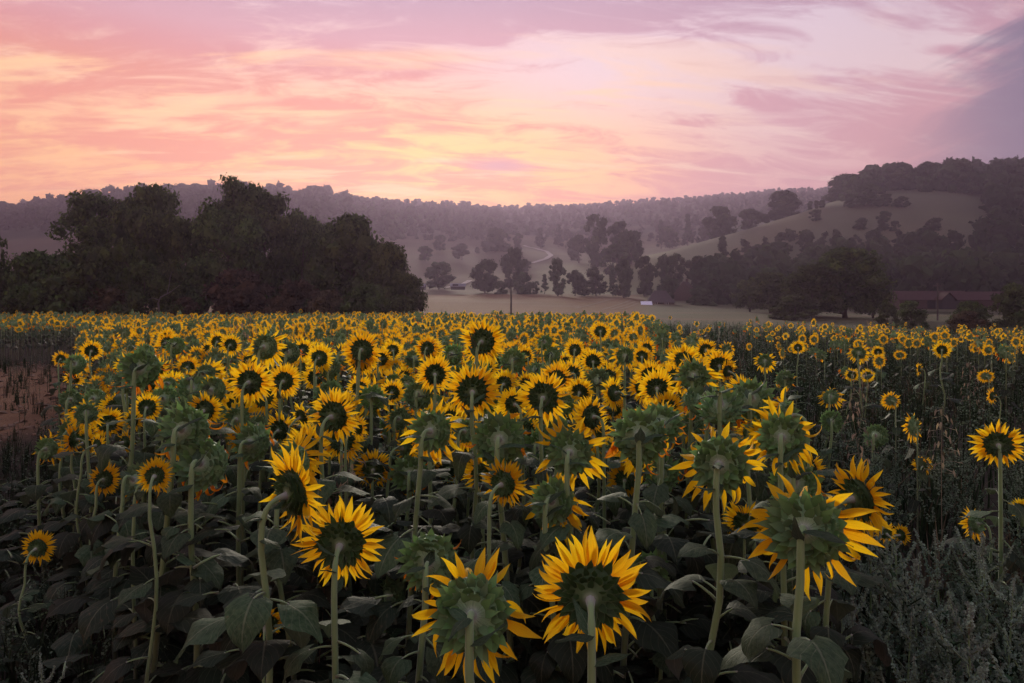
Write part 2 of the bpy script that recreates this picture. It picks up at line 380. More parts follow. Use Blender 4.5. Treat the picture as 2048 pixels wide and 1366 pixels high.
def d_at(px, py, dmin=60):
    X = (px - 1024) / F * DD; rows = HY - (zt(X, DD) - H) / DD * F
    ok = np.where((rows <= py) & (DD >= dmin))[0]
    return float(DD[ok[0]]) if len(ok) else 1150.0
def ground_row(px, d): return HY - (float(zt((px - 1024) / F * d, d)) - H) / d * F

def build_ground():
    ys = np.concatenate([np.linspace(-500, -20, 12), np.linspace(-15, 50, 66), np.geomspace(51, 1200, 210), np.geomspace(1240, 5000, 24)])
    us = np.linspace(-1, 1, 161); us = np.sign(us) * np.abs(us) ** 1.15
    W = 60 + 1.75 * np.maximum(ys, 0)
    X = us[None, :] * W[:, None]; Y = np.repeat(ys[:, None], len(us), 1); Z = zt(X, np.maximum(Y, 0))
    px = 1024 + F * X / np.maximum(Y, 20)
    soil = np.array([.040, .033, .024]); col = np.empty(X.shape + (3,)); col[:] = soil
    jit = vnoise(X, Y, .05) * 8 + vnoise(X, Y, .013) * 12
    def lay(mask, c, amt=1.0):
        m = np.clip(mask, 0, 1)[..., None] * amt; col[:] = col * (1 - m) + np.array(c) * m
    sm = lambda v, a, b: np.clip((v - a) / (b - a), 0, 1)
    lay(sm(Y, 50, 70), (.11, .085, .045))
    lay(sm(Y, 108, 114) * (1 - sm(Y, 262, 268)) , (.135, .066, .026))                       # stubble
    lay(sm(px, 1270, 1300) * (1 - sm(Y, 262, 275)) * sm(Y, 60, 80), (.09, .085, .045))
    lay(sm(Y, 262, 270), (.105, .083, .050))                                               # parkland grass
    lay(sm(Y, 262, 270) * sm(px, 1070 + jit, 1100 + jit) * (1 - sm(Y, 430, 470)), (.15, .145, .075))
    lay(sm(Y, 262, 270) * sm(px, 1300, 1360) * (1 - sm(Y, 520, 560)), (.100, .096, .055))
    row = HY - (Z - H) / np.maximum(Y, 20) * F
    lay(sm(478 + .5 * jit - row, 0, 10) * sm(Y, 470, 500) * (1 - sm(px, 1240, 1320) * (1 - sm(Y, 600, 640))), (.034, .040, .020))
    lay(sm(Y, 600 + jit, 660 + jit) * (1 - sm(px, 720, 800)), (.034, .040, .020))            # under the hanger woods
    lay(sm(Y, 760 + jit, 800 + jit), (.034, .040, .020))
    lay(.4 * sm(vnoise(X, Y, .04), .2, .8) * sm(Y, 112, 120), (.14, .11, .06))
    lay(.5 * sm(vnoise(X * .25, Y, .22), .55, .9) * sm(Y, 112, 120) * (1 - sm(Y, 262, 270)), (.16, .10, .06))   # windrows and wheelings
    lay((1 - sm(X + .8 * vnoise(X, Y, .9), -9.0, -8.0)) * sm(Y, 9, 12) * (1 - sm(Y, 22, 26)), (.19, .105, .058))     # bare headland
    nr, nc = X.shape; idx = np.arange(nr * nc).reshape(nr, nc)
    Q = np.stack([idx[:-1, :-1], idx[:-1, 1:], idx[1:, 1:], idx[1:, :-1]], -1).reshape(-1, 4)
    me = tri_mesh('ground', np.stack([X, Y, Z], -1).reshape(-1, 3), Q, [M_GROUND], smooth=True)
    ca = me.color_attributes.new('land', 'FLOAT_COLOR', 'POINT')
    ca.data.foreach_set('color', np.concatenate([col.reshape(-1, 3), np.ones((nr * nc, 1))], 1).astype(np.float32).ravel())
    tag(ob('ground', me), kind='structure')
build_ground()

def ribbon(name, pix, w, mat, lift=.12):
    pts = []
    for (px, py) in pix:
        d = d_at(px, py, 100); pts.append(Vector(((px - 1024) / F * d, d, 0)))
    fine = []
    for i in range(len(pts) - 1):
        for k in range(8): fine.append(pts[i].lerp(pts[i + 1], k / 8))
    fine.append(pts[-1])
    for _ in range(3):
        fine = [fine[0]] + [(fine[i - 1] + fine[i] * 2 + fine[i + 1]) / 4 for i in range(1, len(fine) - 1)] + [fine[-1]]
    mb = MB(); V, U = [], []
    for i, p in enumerate(fine):
        t = (fine[min(i + 1, len(fine) - 1)] - fine[max(i - 1, 0)]).normalized(); s = Vector((t.y, -t.x, 0)) * w / 2
        for q in (p - s, p, p + s): V.append((q.x, q.y, float(zt(q.x, q.y)) + lift)); U.append((0, i))
    mb.grid(V, U, len(fine), 3); return tag(ob(name, mb.mesh(name, [mat])), kind='structure')
M_CHALK = material('chalk track', lambda g: pbsdf(g, g.mix(g.noise(g.new('ShaderNodeNewGeometry').outputs['Position'], .5, 5), (.28, .235, .20, 1), (.46, .40, .355, 1)), .95, .1))
M_RUT = material('stubble rut', lambda g: pbsdf(g, (.15, .095, .055, 1), .95, .1))
ribbon('chalk_track', [(1048, 492), (1068, 497), (1092, 503), (1103, 512), (1092, 519), (1064, 527)], 3.6, M_CHALK, .5)
ribbon('farm_track', [(890, 577), (925, 570), (940, 562)], 3.0, M_CHALK, .4)
for a, b in (((1205, 619), (1262, 600)), ((1222, 619), (1270, 603)), ((1240, 619), (1275, 607)), ((1150, 617), (1230, 597))):
    ribbon('wheel_rut', [a, ((a[0] + b[0]) / 2 + 4, (a[1] + b[1]) / 2), b], .8, M_RUT, .06)

# ------------------------------------------------------------------ trees
ICO_V, ICO_T = None, None
def ico():
    global ICO_V, ICO_T
    if ICO_V is None:
        p = (1 + 5 ** .5) / 2
        v = np.array([(-1, p, 0), (1, p, 0), (-1, -p, 0), (1, -p, 0), (0, -1, p), (0, 1, p), (0, -1, -p), (0, 1, -p), (p, 0, -1), (p, 0, 1), (-p, 0, -1), (-p, 0, 1)], float)
        ICO_V = v / np.linalg.norm(v[0])
        ICO_T = np.array([(0, 11, 5), (0, 5, 1), (0, 1, 7), (0, 7, 10), (0, 10, 11), (1, 5, 9), (5, 11, 4), (11, 10, 2), (10, 7, 6), (7, 1, 8), (3, 9, 4), (3, 4, 2), (3, 2, 6), (3, 6, 8), (3, 8, 9), (4, 9, 5), (2, 4, 11), (6, 2, 10), (8, 6, 7), (9, 8, 1)])
    return ICO_V, ICO_T
def crown_arrays(seed, env, h0, nblob, nleaf, leaf, br=(.10, .17), core=.72, hang=0.0):
    """unit crown: height 1, env(h) radius at height h; leaves on the shells of many clumps"""
    r = np.random.default_rng(seed); C = []
    while len(C) < nblob:
        h = h0 + (1 - h0) * r.random(); re = env((h - h0) / (1 - h0)); a = r.random() * 6.283; q = (r.random() ** .45)
        b = br[0] + (br[1] - br[0]) * r.random()
        rad = max(re - b * .75, 0.0) * q
        hh = min(max(h, h0 + b * .4), 1 - b * .8)
        C.append((rad * math.cos(a), rad * math.sin(a), hh, b))
    C = np.array(C); w = C[:, 3] ** 2; pick = r.choice(len(C), nleaf, p=w / w.sum())
    D = r.normal(size=(nleaf, 3)); D[:, 2] = D[:, 2] * .85 + .18; D /= np.linalg.norm(D, axis=1)[:, None]
    rad = C[pick, 3] * (.70 + .42 * r.random(nleaf) ** 1.4)
    pos = C[pick, :3] + D * rad[:, None] * np.array([1.05, 1.05, .85])
    nrm = D + r.normal(size=(nleaf, 3)) * .55; nrm /= np.linalg.norm(nrm, axis=1)[:, None]
    t = np.cross(nrm, r.normal(size=(nleaf, 3))); t /= np.linalg.norm(t, axis=1)[:, None]; b = np.cross(nrm, t)
    sz = leaf * (.55 + .9 * r.random(nleaf))[:, None]
    V = np.stack([pos - t * sz, pos - b * sz * .55, pos + t * sz, pos + b * sz * .55], 1)
    V[:, 2, 2] -= hang * sz[:, 0]
    V = V.reshape(-1, 3); idx = np.arange(nleaf)[:, None] * 4
    T = np.concatenate([idx + np.array([[0, 1, 2]]), idx + np.array([[0, 2, 3]])])
    if core:
        iv, it = ico(); cv = (C[:, None, :3] + iv[None] * (C[:, 3] * core)[:, None, None] * (1 + .25 * r.normal(size=(len(C), 12, 1))))
        ct = (it[None] + (np.arange(len(C)) * 12)[:, None, None]).reshape(-1, 3) + len(V)
        V = np.concatenate([V, cv.reshape(-1, 3)]); T = np.concatenate([T, ct])
    return V, T, C
ENV = {
 'round': lambda t: .50 * math.sqrt(max(0.0, 1 - (2 * t - .86) ** 2 / 1.32)),
 'tall':  lambda t: .36 * (math.sin(min(1, t * 1.1 + .42) * math.pi * .5) if t < .6 else math.sqrt(max(0, 1 - ((t - .6) / .42) ** 2))),
 'bush':  lambda t: .62 * math.sqrt(max(0.0, 1 - t ** 2.2)),
 'cone':  lambda t: .27 * (1 - t) ** .85 + .025,
 'domed': lambda t: .56 * math.sqrt(max(0.0, 1 - t ** 2.0)),
}
def trunk_mesh(seed, C, h0, r0, limbs=7):
    r = random.Random(seed); mb = MB(); top = .78
    pts = [(.02 * math.sin(i * 1.3 + seed), .02 * math.cos(i * 1.7 + seed), top * i / 6) for i in range(7)]; pts[0] = (0, 0, -.03)
    mb.tube(pts, [r0 * (1.35 if i == 0 else 1 - .13 * i) for i in range(7)], 7)
    order = list(range(len(C))); r.shuffle(order)
    for i in order[:limbs]:
        c = C[i]; zb = max(h0 * .55, min(.6, c[2] - .22)); k = zb / top * 6; j = min(5, int(k)); b = Vector(pts[j]).lerp(Vector(pts[j + 1]), k - j)
        e = Vector(c[:3]); m = b.lerp(e, .5) + Vector((0, 0, -.03))
        mb.tube([b, b.lerp(m, .6), m, m.lerp(e, .6), e], [r0 * .42, r0 * .34, r0 * .26, r0 * .18, r0 * .08], 5)
    return mb
LIB = {}
def tree_kind(key, env, h0, nblob, nleaf, leaf, mat, br=(.10, .17), r0=.022, limbs=7, n=1, core=.72, hang=0.0):
    LIB[key] = []
    for i in range(n):
        V, T, C = crown_arrays(hash_(key) + i * 17, ENV[env], h0, nblob, nleaf, leaf, br, core, hang)
        LIB[key].append((tri_mesh('crown', V, T, [mat]), trunk_mesh(i + 3, C, max(h0, .05), r0, limbs).mesh('trunk', [M_BARK])))
def hash_(s): return sum((i + 1) * ord(c) for i, c in enumerate(s))
tree_kind('oak', 'round', .12, 70, 9000, .020, M_GROVE, (.08, .15), .024, 12, 3, .6)
tree_kind('ash', 'tall', .16, 60, 7000, .017, M_GROVE, (.06, .115), .018, 14, 3, .45)
tree_kind('willow', 'domed', .02, 80, 9500, .022, M_GROVE, (.09, .16), .024, 8, 2, .7)
tree_kind('bramble', 'bush', .0, 46, 4200, .030, M_BROWN, (.11, .19), .02, 5, 3, .6)
tree_kind('shrub', 'bush', .0, 46, 4200, .030, M_GROVE, (.11, .19), .02, 5, 3, .6)
tree_kind('park', 'round', .10, 38, 2600, .027, M_TREE, (.10, .18), .024, 5, 5, .8)
tree_kind('lime', 'tall', .06, 40, 2400, .024, M_TREE, (.08, .13), .02, 5, 3, .8)
tree_kind('dome', 'domed', .04, 46, 2800, .027, M_TREE, (.11, .19), .024, 4, 3, .8)
tree_kind('pine', 'cone', .06, 40, 1300, .030, M_PINE, (.05, .085), .014, 4, 3, .7, .6)
tree_kind('thicket', 'bush', .0, 30, 1600, .034, M_TREE, (.13, .22), .02, 3, 3, .85)
tn = [0]
def tree(kind, px, ytop, wpx, label, d=None, yb=None, group=None, name=None, sink=0.0, cat='tree', rot=None):
    if d is None: d = d_at(px, yb, 100)
    x = (px - 1024) / F * d; z = float(zt(x, d)) - sink; h = (H + (HY - ytop) / F * d) - z
    var = LIB[kind]; i = tn[0] % len(var); tn[0] += 1
    env_w = {'oak': 1.02, 'ash': .76, 'willow': 1.14, 'bramble': 1.25, 'shrub': 1.25, 'park': 1.04, 'lime': .76, 'dome': 1.16, 'pine': .58, 'thicket': 1.28}[kind]
    w = wpx / F * d / env_w
    root = ob(name or 'tree', None); root.location = (x, d, z); root.rotation_euler = (0, 0, rot if rot is not None else random.random() * 6.28)
    root.scale = (w, w, h); root.empty_display_size = .1
    if kind in ('thicket', 'dome', 'bramble', 'shrub'): root.location.z -= .07 * h
    ob('crown', var[i][0], root); ob('trunk', var[i][1], root)
    tag(root, label, cat, group); return root
G1 = 'trees of the grove beside the sunflower field'
tree('ash', 185, 386, 165, 'feathery open-crowned ash with sparse branches at the grove end', 92, None, G1)
tree('ash', 250, 398, 120, 'thin leafy tree tucked between the feathery ash and the dark oak', 96, None, G1)
tree('oak', 302, 372, 165, 'dark round-topped oak rising from the middle of the grove', 86, None, G1)
tree('oak', 372, 440, 120, 'lower dark oak filling the dip between oak and tallest tree', 84, None, G1)
tree('ash', 470, 356, 165, 'tallest tree of the grove with ragged tufted top', 84, None, G1)
tree('oak', 530, 386, 190, 'broad leafy tree leaning on the tallest tree of the grove', 88, None, G1)
tree('oak', 455, 420, 190, 'dense lower tree below the ragged tufted top', 80, None, G1)
tree('ash', 605, 426, 90, 'slim gappy tree between the broad tree and round willow', 86, None, G1)
tree('willow', 705, 432, 215, 'big round-headed willow at the open end of the grove', 82, None, G1)
tree('willow', 775, 486, 150, 'sloping shoulder tree on the valley side of the willow', 80, None, G1)
tree('oak', 812, 548, 92, 'small low-branched tree ending the grove beside the stubble field', 78, None, G1)
tree('oak', 640, 446, 120, 'round tree filling the grove behind the slim gappy one', 92, None, G1)
tree('ash', -18, 462, 80, 'tree at the picture edge with thin side branches over shrubs', 74, None, G1)
G2 = 'shrubs along the foot of the grove'
for px, yt, w, k, lab in ((70, 492, 170, 'shrub', 'pale green shrub mound at the far grove corner'), (185, 478, 190, 'shrub', 'tall green thicket below the feathery ash'),
        (128, 498, 190, 'shrub', 'broad shrub bank in front of the feathery ash'), (-30, 508, 150, 'shrub', 'leafy shrub cut by the picture edge'), (48, 520, 170, 'shrub', 'dense shrub filling the corner of the grove'),
        (20, 545, 130, 'shrub', 'low dark shrub at the grove corner by the picture edge'), (290, 515, 150, 'shrub', 'green shrub in front of the dark oak'),
        (100, 572, 135, 'bramble', 'brown bramble mound at the corner of the grove'), (235, 566, 150, 'bramble', 'reddish bramble mound beside the pale dead branch'),
        (345, 560, 110, 'shrub', 'leafy shrub behind the pale dead branch'), (372, 590, 90, 'bramble', 'low bramble between dead branch and large bramble'),
        (480, 528, 175, 'bramble', 'largest brown thorn bush below the tallest tree'), (600, 552, 130, 'bramble', 'brown thorn bush under the gap in the grove'),
        (660, 574, 110, 'bramble', 'purplish thorn bush at the foot of the round willow'), (735, 560, 130, 'shrub', 'dark shrub under the round willow'),
        (800, 585, 90, 'shrub', 'small dark shrub at the open end of the grove'), (560, 588, 90, 'bramble', 'small bramble between the two larger thorn bushes')):
    tree(k, px, yt, w, lab, 72 + (px % 7) * .5, None, G2, 'shrub', cat='shrub')
def dead_branch():
    d = 70.0; root = ob('dead_branch', None); b = at(322, 612, d); b.z = float(zt(b.x, d)); root.location = b; mb = MB()
    def L(*pp): return [tuple(at(px, py, d - dd) - b) for (px, py, dd) in pp]
    mb.tube(L((322, 640, 0), (316, 606, 0), (322, 594, .3), (338, 586, .6), (360, 570, .8)), [.11, .09, .075, .05, .02], 6)
    mb.tube(L((334, 588, .5), (338, 572, .6), (340, 556, .7), (344, 542, .6)), [.045, .035, .03, .012], 5)
    mb.tube(L((318, 600, .1), (306, 596, .2), (296, 600, .2)), [.045, .035, .012], 5)
    me = mb.mesh('limb', [material('dead wood', lambda g: pbsdf(g, (.12, .115, .11, 1), .9, .1))]); ob('limb', me, root)
    tag(root, 'bare grey dead branch at the foot of the grove', 'branch')
dead_branch()

G3 = 'trees of the parkland valley'
for k, px, yt, w, yb, d, lab in (
    ('park', 877, 524, 60, 579, None, 'round tree beside the grey shed at the stubble edge'),
    ('park', 850, 492, 33, 523, None, 'small round parkland tree nearer the grove'),
    ('park', 924, 487, 40, 520, None, 'wide round parkland tree standing alone'),
    ('park', 880, 470, 30, 502, None, 'small tree above the pair of lone parkland trees'),
    ('dome', 991, 452, 60, 503, None, 'large domed tree in the middle of the parkland'),
    ('park', 955, 494, 11, 508, None, 'tiny sapling between the lone tree and domed tree'),
    ('lime', 1036, 466, 22, 502, None, 'narrow tree by the bend of the chalk track'),
    ('pine', 1081, 455, 32, 496, None, 'dark conifer above the bend of the chalk track'),
    ('pine', 1117, 448, 26, 494, None, 'taller conifer beyond the chalk track'),
    ('park', 970, 518, 58, 586, None, 'loose-crowned tree at the field hedge nearer the shed'),
    ('park', 1028, 496, 52, 560, 300, 'tall tree behind the wooden pole'),
    ('park', 1050, 518, 26, 545, None, 'small round tree peeping beside the tall hedge tree'),
    ('thicket', 1046, 542, 48, 588, None, 'dark bush behind the wooden pole'),
    ('thicket', 1000, 560, 34, 588, None, 'low bush in the hedge gap behind the pole'),
    ('lime', 1072, 562, 16, 588, None, 'short slim tree in the hedge beyond the pole'),
    ('pine', 1089, 548, 20, 588, None, 'small pointed conifer in the hedge line'),
    ('lime', 1115, 515, 34, 592, None, 'tall narrow poplar standing in the hedge line'),
    ('park', 1150, 540, 40, 592, None, 'round hedge tree next to the tall narrow poplar'),
    ('park', 1192, 534, 46, 592, None, 'dark round hedge tree under the great lime'),
    ('lime', 1168, 560, 34, 592, None, 'low full tree between two round hedge trees'),
    ('pine', 1226, 535, 26, 593, None, 'dark narrow tree at the end of the hedge row'),
    ('lime', 1248, 520, 40, 596, None, 'twin-stemmed tree close to the small house'),
    ('park', 1158, 470, 50, 526, None, 'spreading dark pine on the parkland slope'),
    ('lime', 1192, 428, 50, 520, 400, 'tallest tree of the parkland with a squared top'),
    ('lime', 1240, 443, 56, 522, 400, 'broad tall tree next to the squared-top tree'),
    ('park', 1262, 462, 52, 530, 380, 'leafy tree in the shade of the broad tall tree'),
    ('park', 1232, 488, 66, 560, 330, 'pale lower tree in front of the broad tall tree'),
    ('pine', 1322, 440, 26, 498, None, 'pointed tree on the fold of the hill'),
    ('park', 1340, 452, 40, 497, None, 'bushy tree beside the pointed tree on the fold'),
    ('pine', 1375, 428, 26, 462, 560, 'misty conifer behind the hill shoulder'),
    ('dome', 1440, 408, 72, 470, 430, 'large domed tree on the shoulder of the hill'),
    ('park', 1500, 418, 50, 455, 440, 'hazy tree between the two large domed hill trees'),
    ('dome', 1568, 378, 86, 440, 430, 'darker great tree where the grass spur meets woods'),
    ('lime', 1620, 402, 12, 420, None, 'slender young tree on the skyline of the spur'),
    ('lime', 1633, 401, 10, 418, None, 'second slender young tree on the spur skyline'),
    ('park', 1644, 400, 14, 416, None, 'small round tree ending the skyline trio'),
    ('park', 1631, 419, 26, 443, None, 'lone clipped-looking tree on the open spur'),
    ('dome', 1730, 364, 72, 412, None, 'yellowish full tree on top of the grassy hill'),
    ('thicket', 1772, 386, 32, 412, None, 'low dark bush beside the yellowish hilltop tree'),
    ('park', 1804, 392, 30, 416, None, 'round bush at the end of the hilltop clump'),
    ('thicket', 1697, 386, 20, 412, None, 'small bush at the start of the hilltop clump'),
    ('thicket', 1724, 434, 34, 458, None, 'dark wide thorn on the middle of the slope'),
    ('lime', 1768, 422, 28, 462, None, 'upright tree on the middle of the slope'),
    ('thicket', 1790, 440, 22, 464, None, 'low bush touching the upright slope tree'),
    ('thicket', 1870, 434, 40, 462, None, 'brown scrub below the track on the slope'),
    ('pine', 1445, 472, 36, 545, 300, 'dark spired conifer above the farm trees'),
    ('dome', 1690, 345, 80, 400, 445, 'smooth mounded wood edge tree on the skyline'),
    ('dome', 1800, 322, 78, 400, 440, 'tall skyline beech above the grassy hilltop'),
    ('dome', 1855, 320, 60, 400, 440, 'skyline beech with a flat tufted top'),
    ('dome', 1915, 314, 90, 402, 430, 'broadest skyline beech over the hill'),
    ('dome', 1975, 345, 76, 410, 430, 'lower skyline beech next to the broadest one'),
    ('dome', 2035, 324, 80, 430, 430, 'skyline beech at the picture edge'),
    ('dome', 1945, 372, 70, 430, 415, 'round beech below the skyline over the slope'),
    ('dome', 2000, 400, 80, 450, 400, 'dark beech at the corner of the grass slope')):
    tree(k, px, yt, w * 1.18, lab, d, yb, G3)
G4 = 'trees around the farm'
for k, px, yt, w, d, lab in (
    ('lime', 1290, 512, 52, 255, 'tall thin-topped tree behind the small house'), ('lime', 1328, 508, 40, 262, 'narrow tree next to the thin-topped tree'),
    ('lime', 1352, 506, 44, 268, 'pale narrow tree behind the red roofed cottage'), ('park', 1395, 512, 70, 262, 'full tree above the red roofed cottage'),
    ('park', 1340, 556, 50, 225, 'small leafy tree between house and cottage'), ('thicket', 1400, 574, 74, 200, 'rounded green bush hiding the cottage front'),
    ('park', 1430, 520, 64, 255, 'dark tree at the foot of the spired conifer'), ('dome', 1450, 545, 80, 215, 'dark full tree beside the rounded green bush'),
    ('oak', 1540, 545, 110, 150, 'dark oak on the cottage side of the great oak'), ('oak', 1500, 560, 80, 160, 'shadowy smaller oak next to the dark oak'),
    ('oak', 1690, 498, 190, 130, 'great black oak at the far field edge'), ('oak', 1625, 530, 120, 128, 'dark companion oak joined to the great oak'),
    ('oak', 1745, 540, 80, 128, 'outer limb tree of the great oak facing the barn'), ('willow', 1590, 590, 110, 122, 'low dark tree under the great oak'),
    ('shrub', 1822, 597, 74, 92, 'rounded black bush in front of the barn'), ('shrub', 1940, 598, 90, 88, 'dark bush before the far end of the barn'),
    ('bramble', 1938, 618, 90, 76, 'brown bramble mound below the dark barn bush'), ('shrub', 2030, 560, 110, 96, 'tall dark bush at the barn end by picture edge'),
    ('shrub', 1775, 600, 50, 100, 'small dark bush between great oak and barn bush'), ('shrub', 2075, 590, 90, 84, 'dark hedge bush closing the field corner')):
    tree(k, px, yt, w, lab, d, None, G4, 'shrub' if k in ('shrub', 'bramble', 'thicket') else 'tree', cat='shrub' if k in ('shrub', 'bramble', 'thicket') else 'tree')

# far-off woods: each reads as one mass
def scatter_join(name, variants, P, S, A, mats, pick=None, Sz=None):
    Vs, Ts, Ms, Us = [], [], [], []; off = 0; n = len(P)
    pick = rng.integers(0, len(variants), n) if pick is None else pick; Sz = S if Sz is None else Sz
    for k, (V, T, M, U) in enumerate(variants):
        ii = np.where(pick == k)[0]
        if not len(ii): continue
        c, s = np.cos(A[ii])[:, None], np.sin(A[ii])[:, None]
        x = (V[None, :, 0] * c - V[None, :, 1] * s) * S[ii][:, None] + P[ii, 0][:, None]
        y = (V[None, :, 0] * s + V[None, :, 1] * c) * S[ii][:, None] + P[ii, 1][:, None]
        z = V[None, :, 2] * Sz[ii][:, None] + P[ii, 2][:, None]
        Vs.append(np.stack([x, y, z], -1).reshape(-1, 3)); Ts.append((T[None] + (np.arange(len(ii)) * len(V))[:, None, None] + off).reshape(-1, 3)); off += len(V) * len(ii)
        Ms.append(np.tile(M, len(ii))); Us.append(np.tile(U, (len(ii), 1)))
    me = tri_mesh(name, np.concatenate(Vs), np.concatenate(Ts), mats, np.concatenate(Ms), U=np.concatenate(Us))
    return tag(ob(name, me), kind='stuff')
def wood_variants(env, n, seed, nleaf=72, nb=7, leaf=.085, br=(.15, .26)):
    out = []
    for i in range(n):
        V, T, C = crown_arrays(seed + i, ENV[env], .0, nb, nleaf, leaf, br, .85); out.append((V, T, np.zeros(len(T), np.int32), np.zeros((len(V), 2), np.float32)))
    return out
WV = wood_variants('domed', 6, 900) + wood_variants('round', 3, 950); PV = wood_variants('cone', 3, 980, 36, 6, .08, (.08, .16)); FV = wood_variants('domed', 5, 1010, 40, 5, .11, (.2, .32))
def wood(name, n, region, size, variants, mats, lab, seed, keep=None):
    r = np.random.default_rng(seed); P = []
    while len(P) < n:
        px = r.uniform(region[0], region[1], 4000); d = np.sqrt(r.uniform(region[2] ** 2, region[3] ** 2, 4000))
        x = (px - 1024) / F * d; z = zt(x, d); row = HY - (z - H) / d * F
        ok = np.ones(4000, bool) if keep is None else keep(px, row, d)
        P += [(a, b, c) for a, b, c in zip(x[ok], d[ok], z[ok])]
    P = np.array(P[:n]); S = size[0] * .7 + (size[1] * 1.05 - size[0] * .7) * r.random(n) ** 1.3; Sz = S * r.uniform(.85, 1.25, n); P[:, 2] -= .08 * Sz
    o = scatter_join(name, variants, P, S, r.uniform(0, 6.28, n), mats, r.integers(0, len(variants), n), Sz)
    o['label'] = lab; return o
vn = lambda px, d, s: vnoise(px, d, s)
wood('hanger_wood', 1150, (-500, 700, 560, 860), (11, 21), WV, [M_WOOD], 'wooded hillside rising behind the grove', 1, lambda px, row, d: (d > 600 + (px > 350) * -40 + 30 * vn(px, d, .02)) & ~((px < 160) & (row > 462) & (d < 700)))
wood('valley_head_wood', 1000, (640, 1000, 560, 1000), (7, 15), FV, [M_WOOD], 'misty wooded slope at the head of the valley', 2, lambda px, row, d: (row < 474 - (px - 640) * .03 + 12 * vn(px, d, .03)))
wood('ridge_wood', 1300, (930, 1760, 700, 1150), (8, 13), FV + PV, [M_WOOD], 'long wooded ridge on the skyline across the valley', 3, lambda px, row, d: (row < 478 - np.clip(px - 1150, 0, 300) * .12 + 10 * vn(px, d, .02)))
wood('ridge_plantation', 320, (920, 1720, 1000, 1190), (5, 9), PV, [M_PINE], 'thin line of spiky conifers along the far ridge', 4)
wood('beech_hanger', 330, (1690, 2500, 415, 560), (13, 20), WV, [M_WOOD], 'dark beech wood on top of the barn side hill', 5, lambda px, row, d: (row < 404) | (px > 1985))
wood('slope_wood', 360, (1960, 2600, 300, 420), (12, 18), WV, [M_WOOD], 'wood covering the steep slope above the barn', 6, lambda px, row, d: px > 1965 + (row - 400) * .2)
wood('hillfoot_wood', 480, (1400, 2600, 205, 300), (9, 15), WV, [M_WOOD], 'belt of dark trees along the foot of the hill', 7, lambda px, row, d: (row > 505 + 8 * vn(px, d, .05) - (px > 1750) * 20) & (d > 196 + (px > 1700) * 14))
wood('spur_thorn_scrub', 90, (1480, 2000, 270, 345), (4, 9), WV, [M_WOOD], 'thorn scrub between the grass spur and farm trees', 8, lambda px, row, d: (row > 478) & (row < 540))
wood('parkland_wood', 120, (740, 1420, 480, 760), (8, 15), WV, [M_WOOD], 'scattered hazy trees towards the valley head', 9, lambda px, row, d: ((row < 486) & (row > 440) & (vn(px, d, .05) > -.2)) & ~((px > 1020) & (px < 1110)))

def crest(name, px0, px1, step, size, dmin, lab, seed):
    r = np.random.default_rng(seed); P_ = []
    dd = np.linspace(dmin, 1190, 160)
    for px in np.arange(px0, px1, step):
        px = px + r.normal() * step * .5; x = (px - 1024) / F * dd; rows = HY - (zt(x, dd) - H) / dd * F; k = int(np.argmin(rows)); d = dd[k] + r.normal() * 18; x = (px - 1024) / F * d
        P_.append((x, d, float(zt(x, d))))
    P_ = np.array(P_); n = len(P_); S = r.uniform(size[0], size[1], n) * P_[:, 1] / 900; Sz = S * r.uniform(.8, 1.15, n); P_[:, 2] -= .1 * Sz
    scatter_join(name, CV_, P_, S * 1.2, r.uniform(0, 6.28, n), [M_WOOD], None, Sz)['label'] = lab
CV_ = wood_variants('domed', 5, 1100, 150, 14, .06, (.13, .22))
crest('crest_wood', -520, 960, 6.5, (10, 15), 560, 'trees along the crest of the grove side hill', 21)
crest('far_crest_wood', 930, 1700, 5.0, (8, 11), 640, 'even tree tops along the far valley ridge', 22)

# ------------------------------------------------------------------ buildings and poles
def wall_mat(name, c0, c1, sc_=3.0):
    return material(name, lambda g: pbsdf(g, g.mix(g.noise(g.new('ShaderNodeNewGeometry').outputs['Position'], sc_, 5, .65), (*c0, 1), (*c1, 1)), .9, .1))
M_BRICK = wall_mat('old brick', (.05, .035, .032), (.095, .066, .06)); M_TILE = wall_mat('clay roof tile', (.040, .022, .022), (.078, .040, .038), 1.2)
M_SLATE = wall_mat('dark roof', (.045, .036, .038), (.085, .07, .072)); M_BOARD = wall_mat('tarred board', (.025, .022, .025), (.05, .045, .05))
M_PALE = wall_mat('white sheet', (.70, .72, .80), (.82, .84, .90), .6); M_GLASS = material('window glass', lambda g: pbsdf(g, (.02, .025, .03, 1), .08, .6))
M_ZINC = wall_mat('zinc roof', (.13, .13, .15), (.20, .20, .22)); M_POLE = wall_mat('weathered pole', (.05, .04, .036), (.10, .085, .07), 6.0)
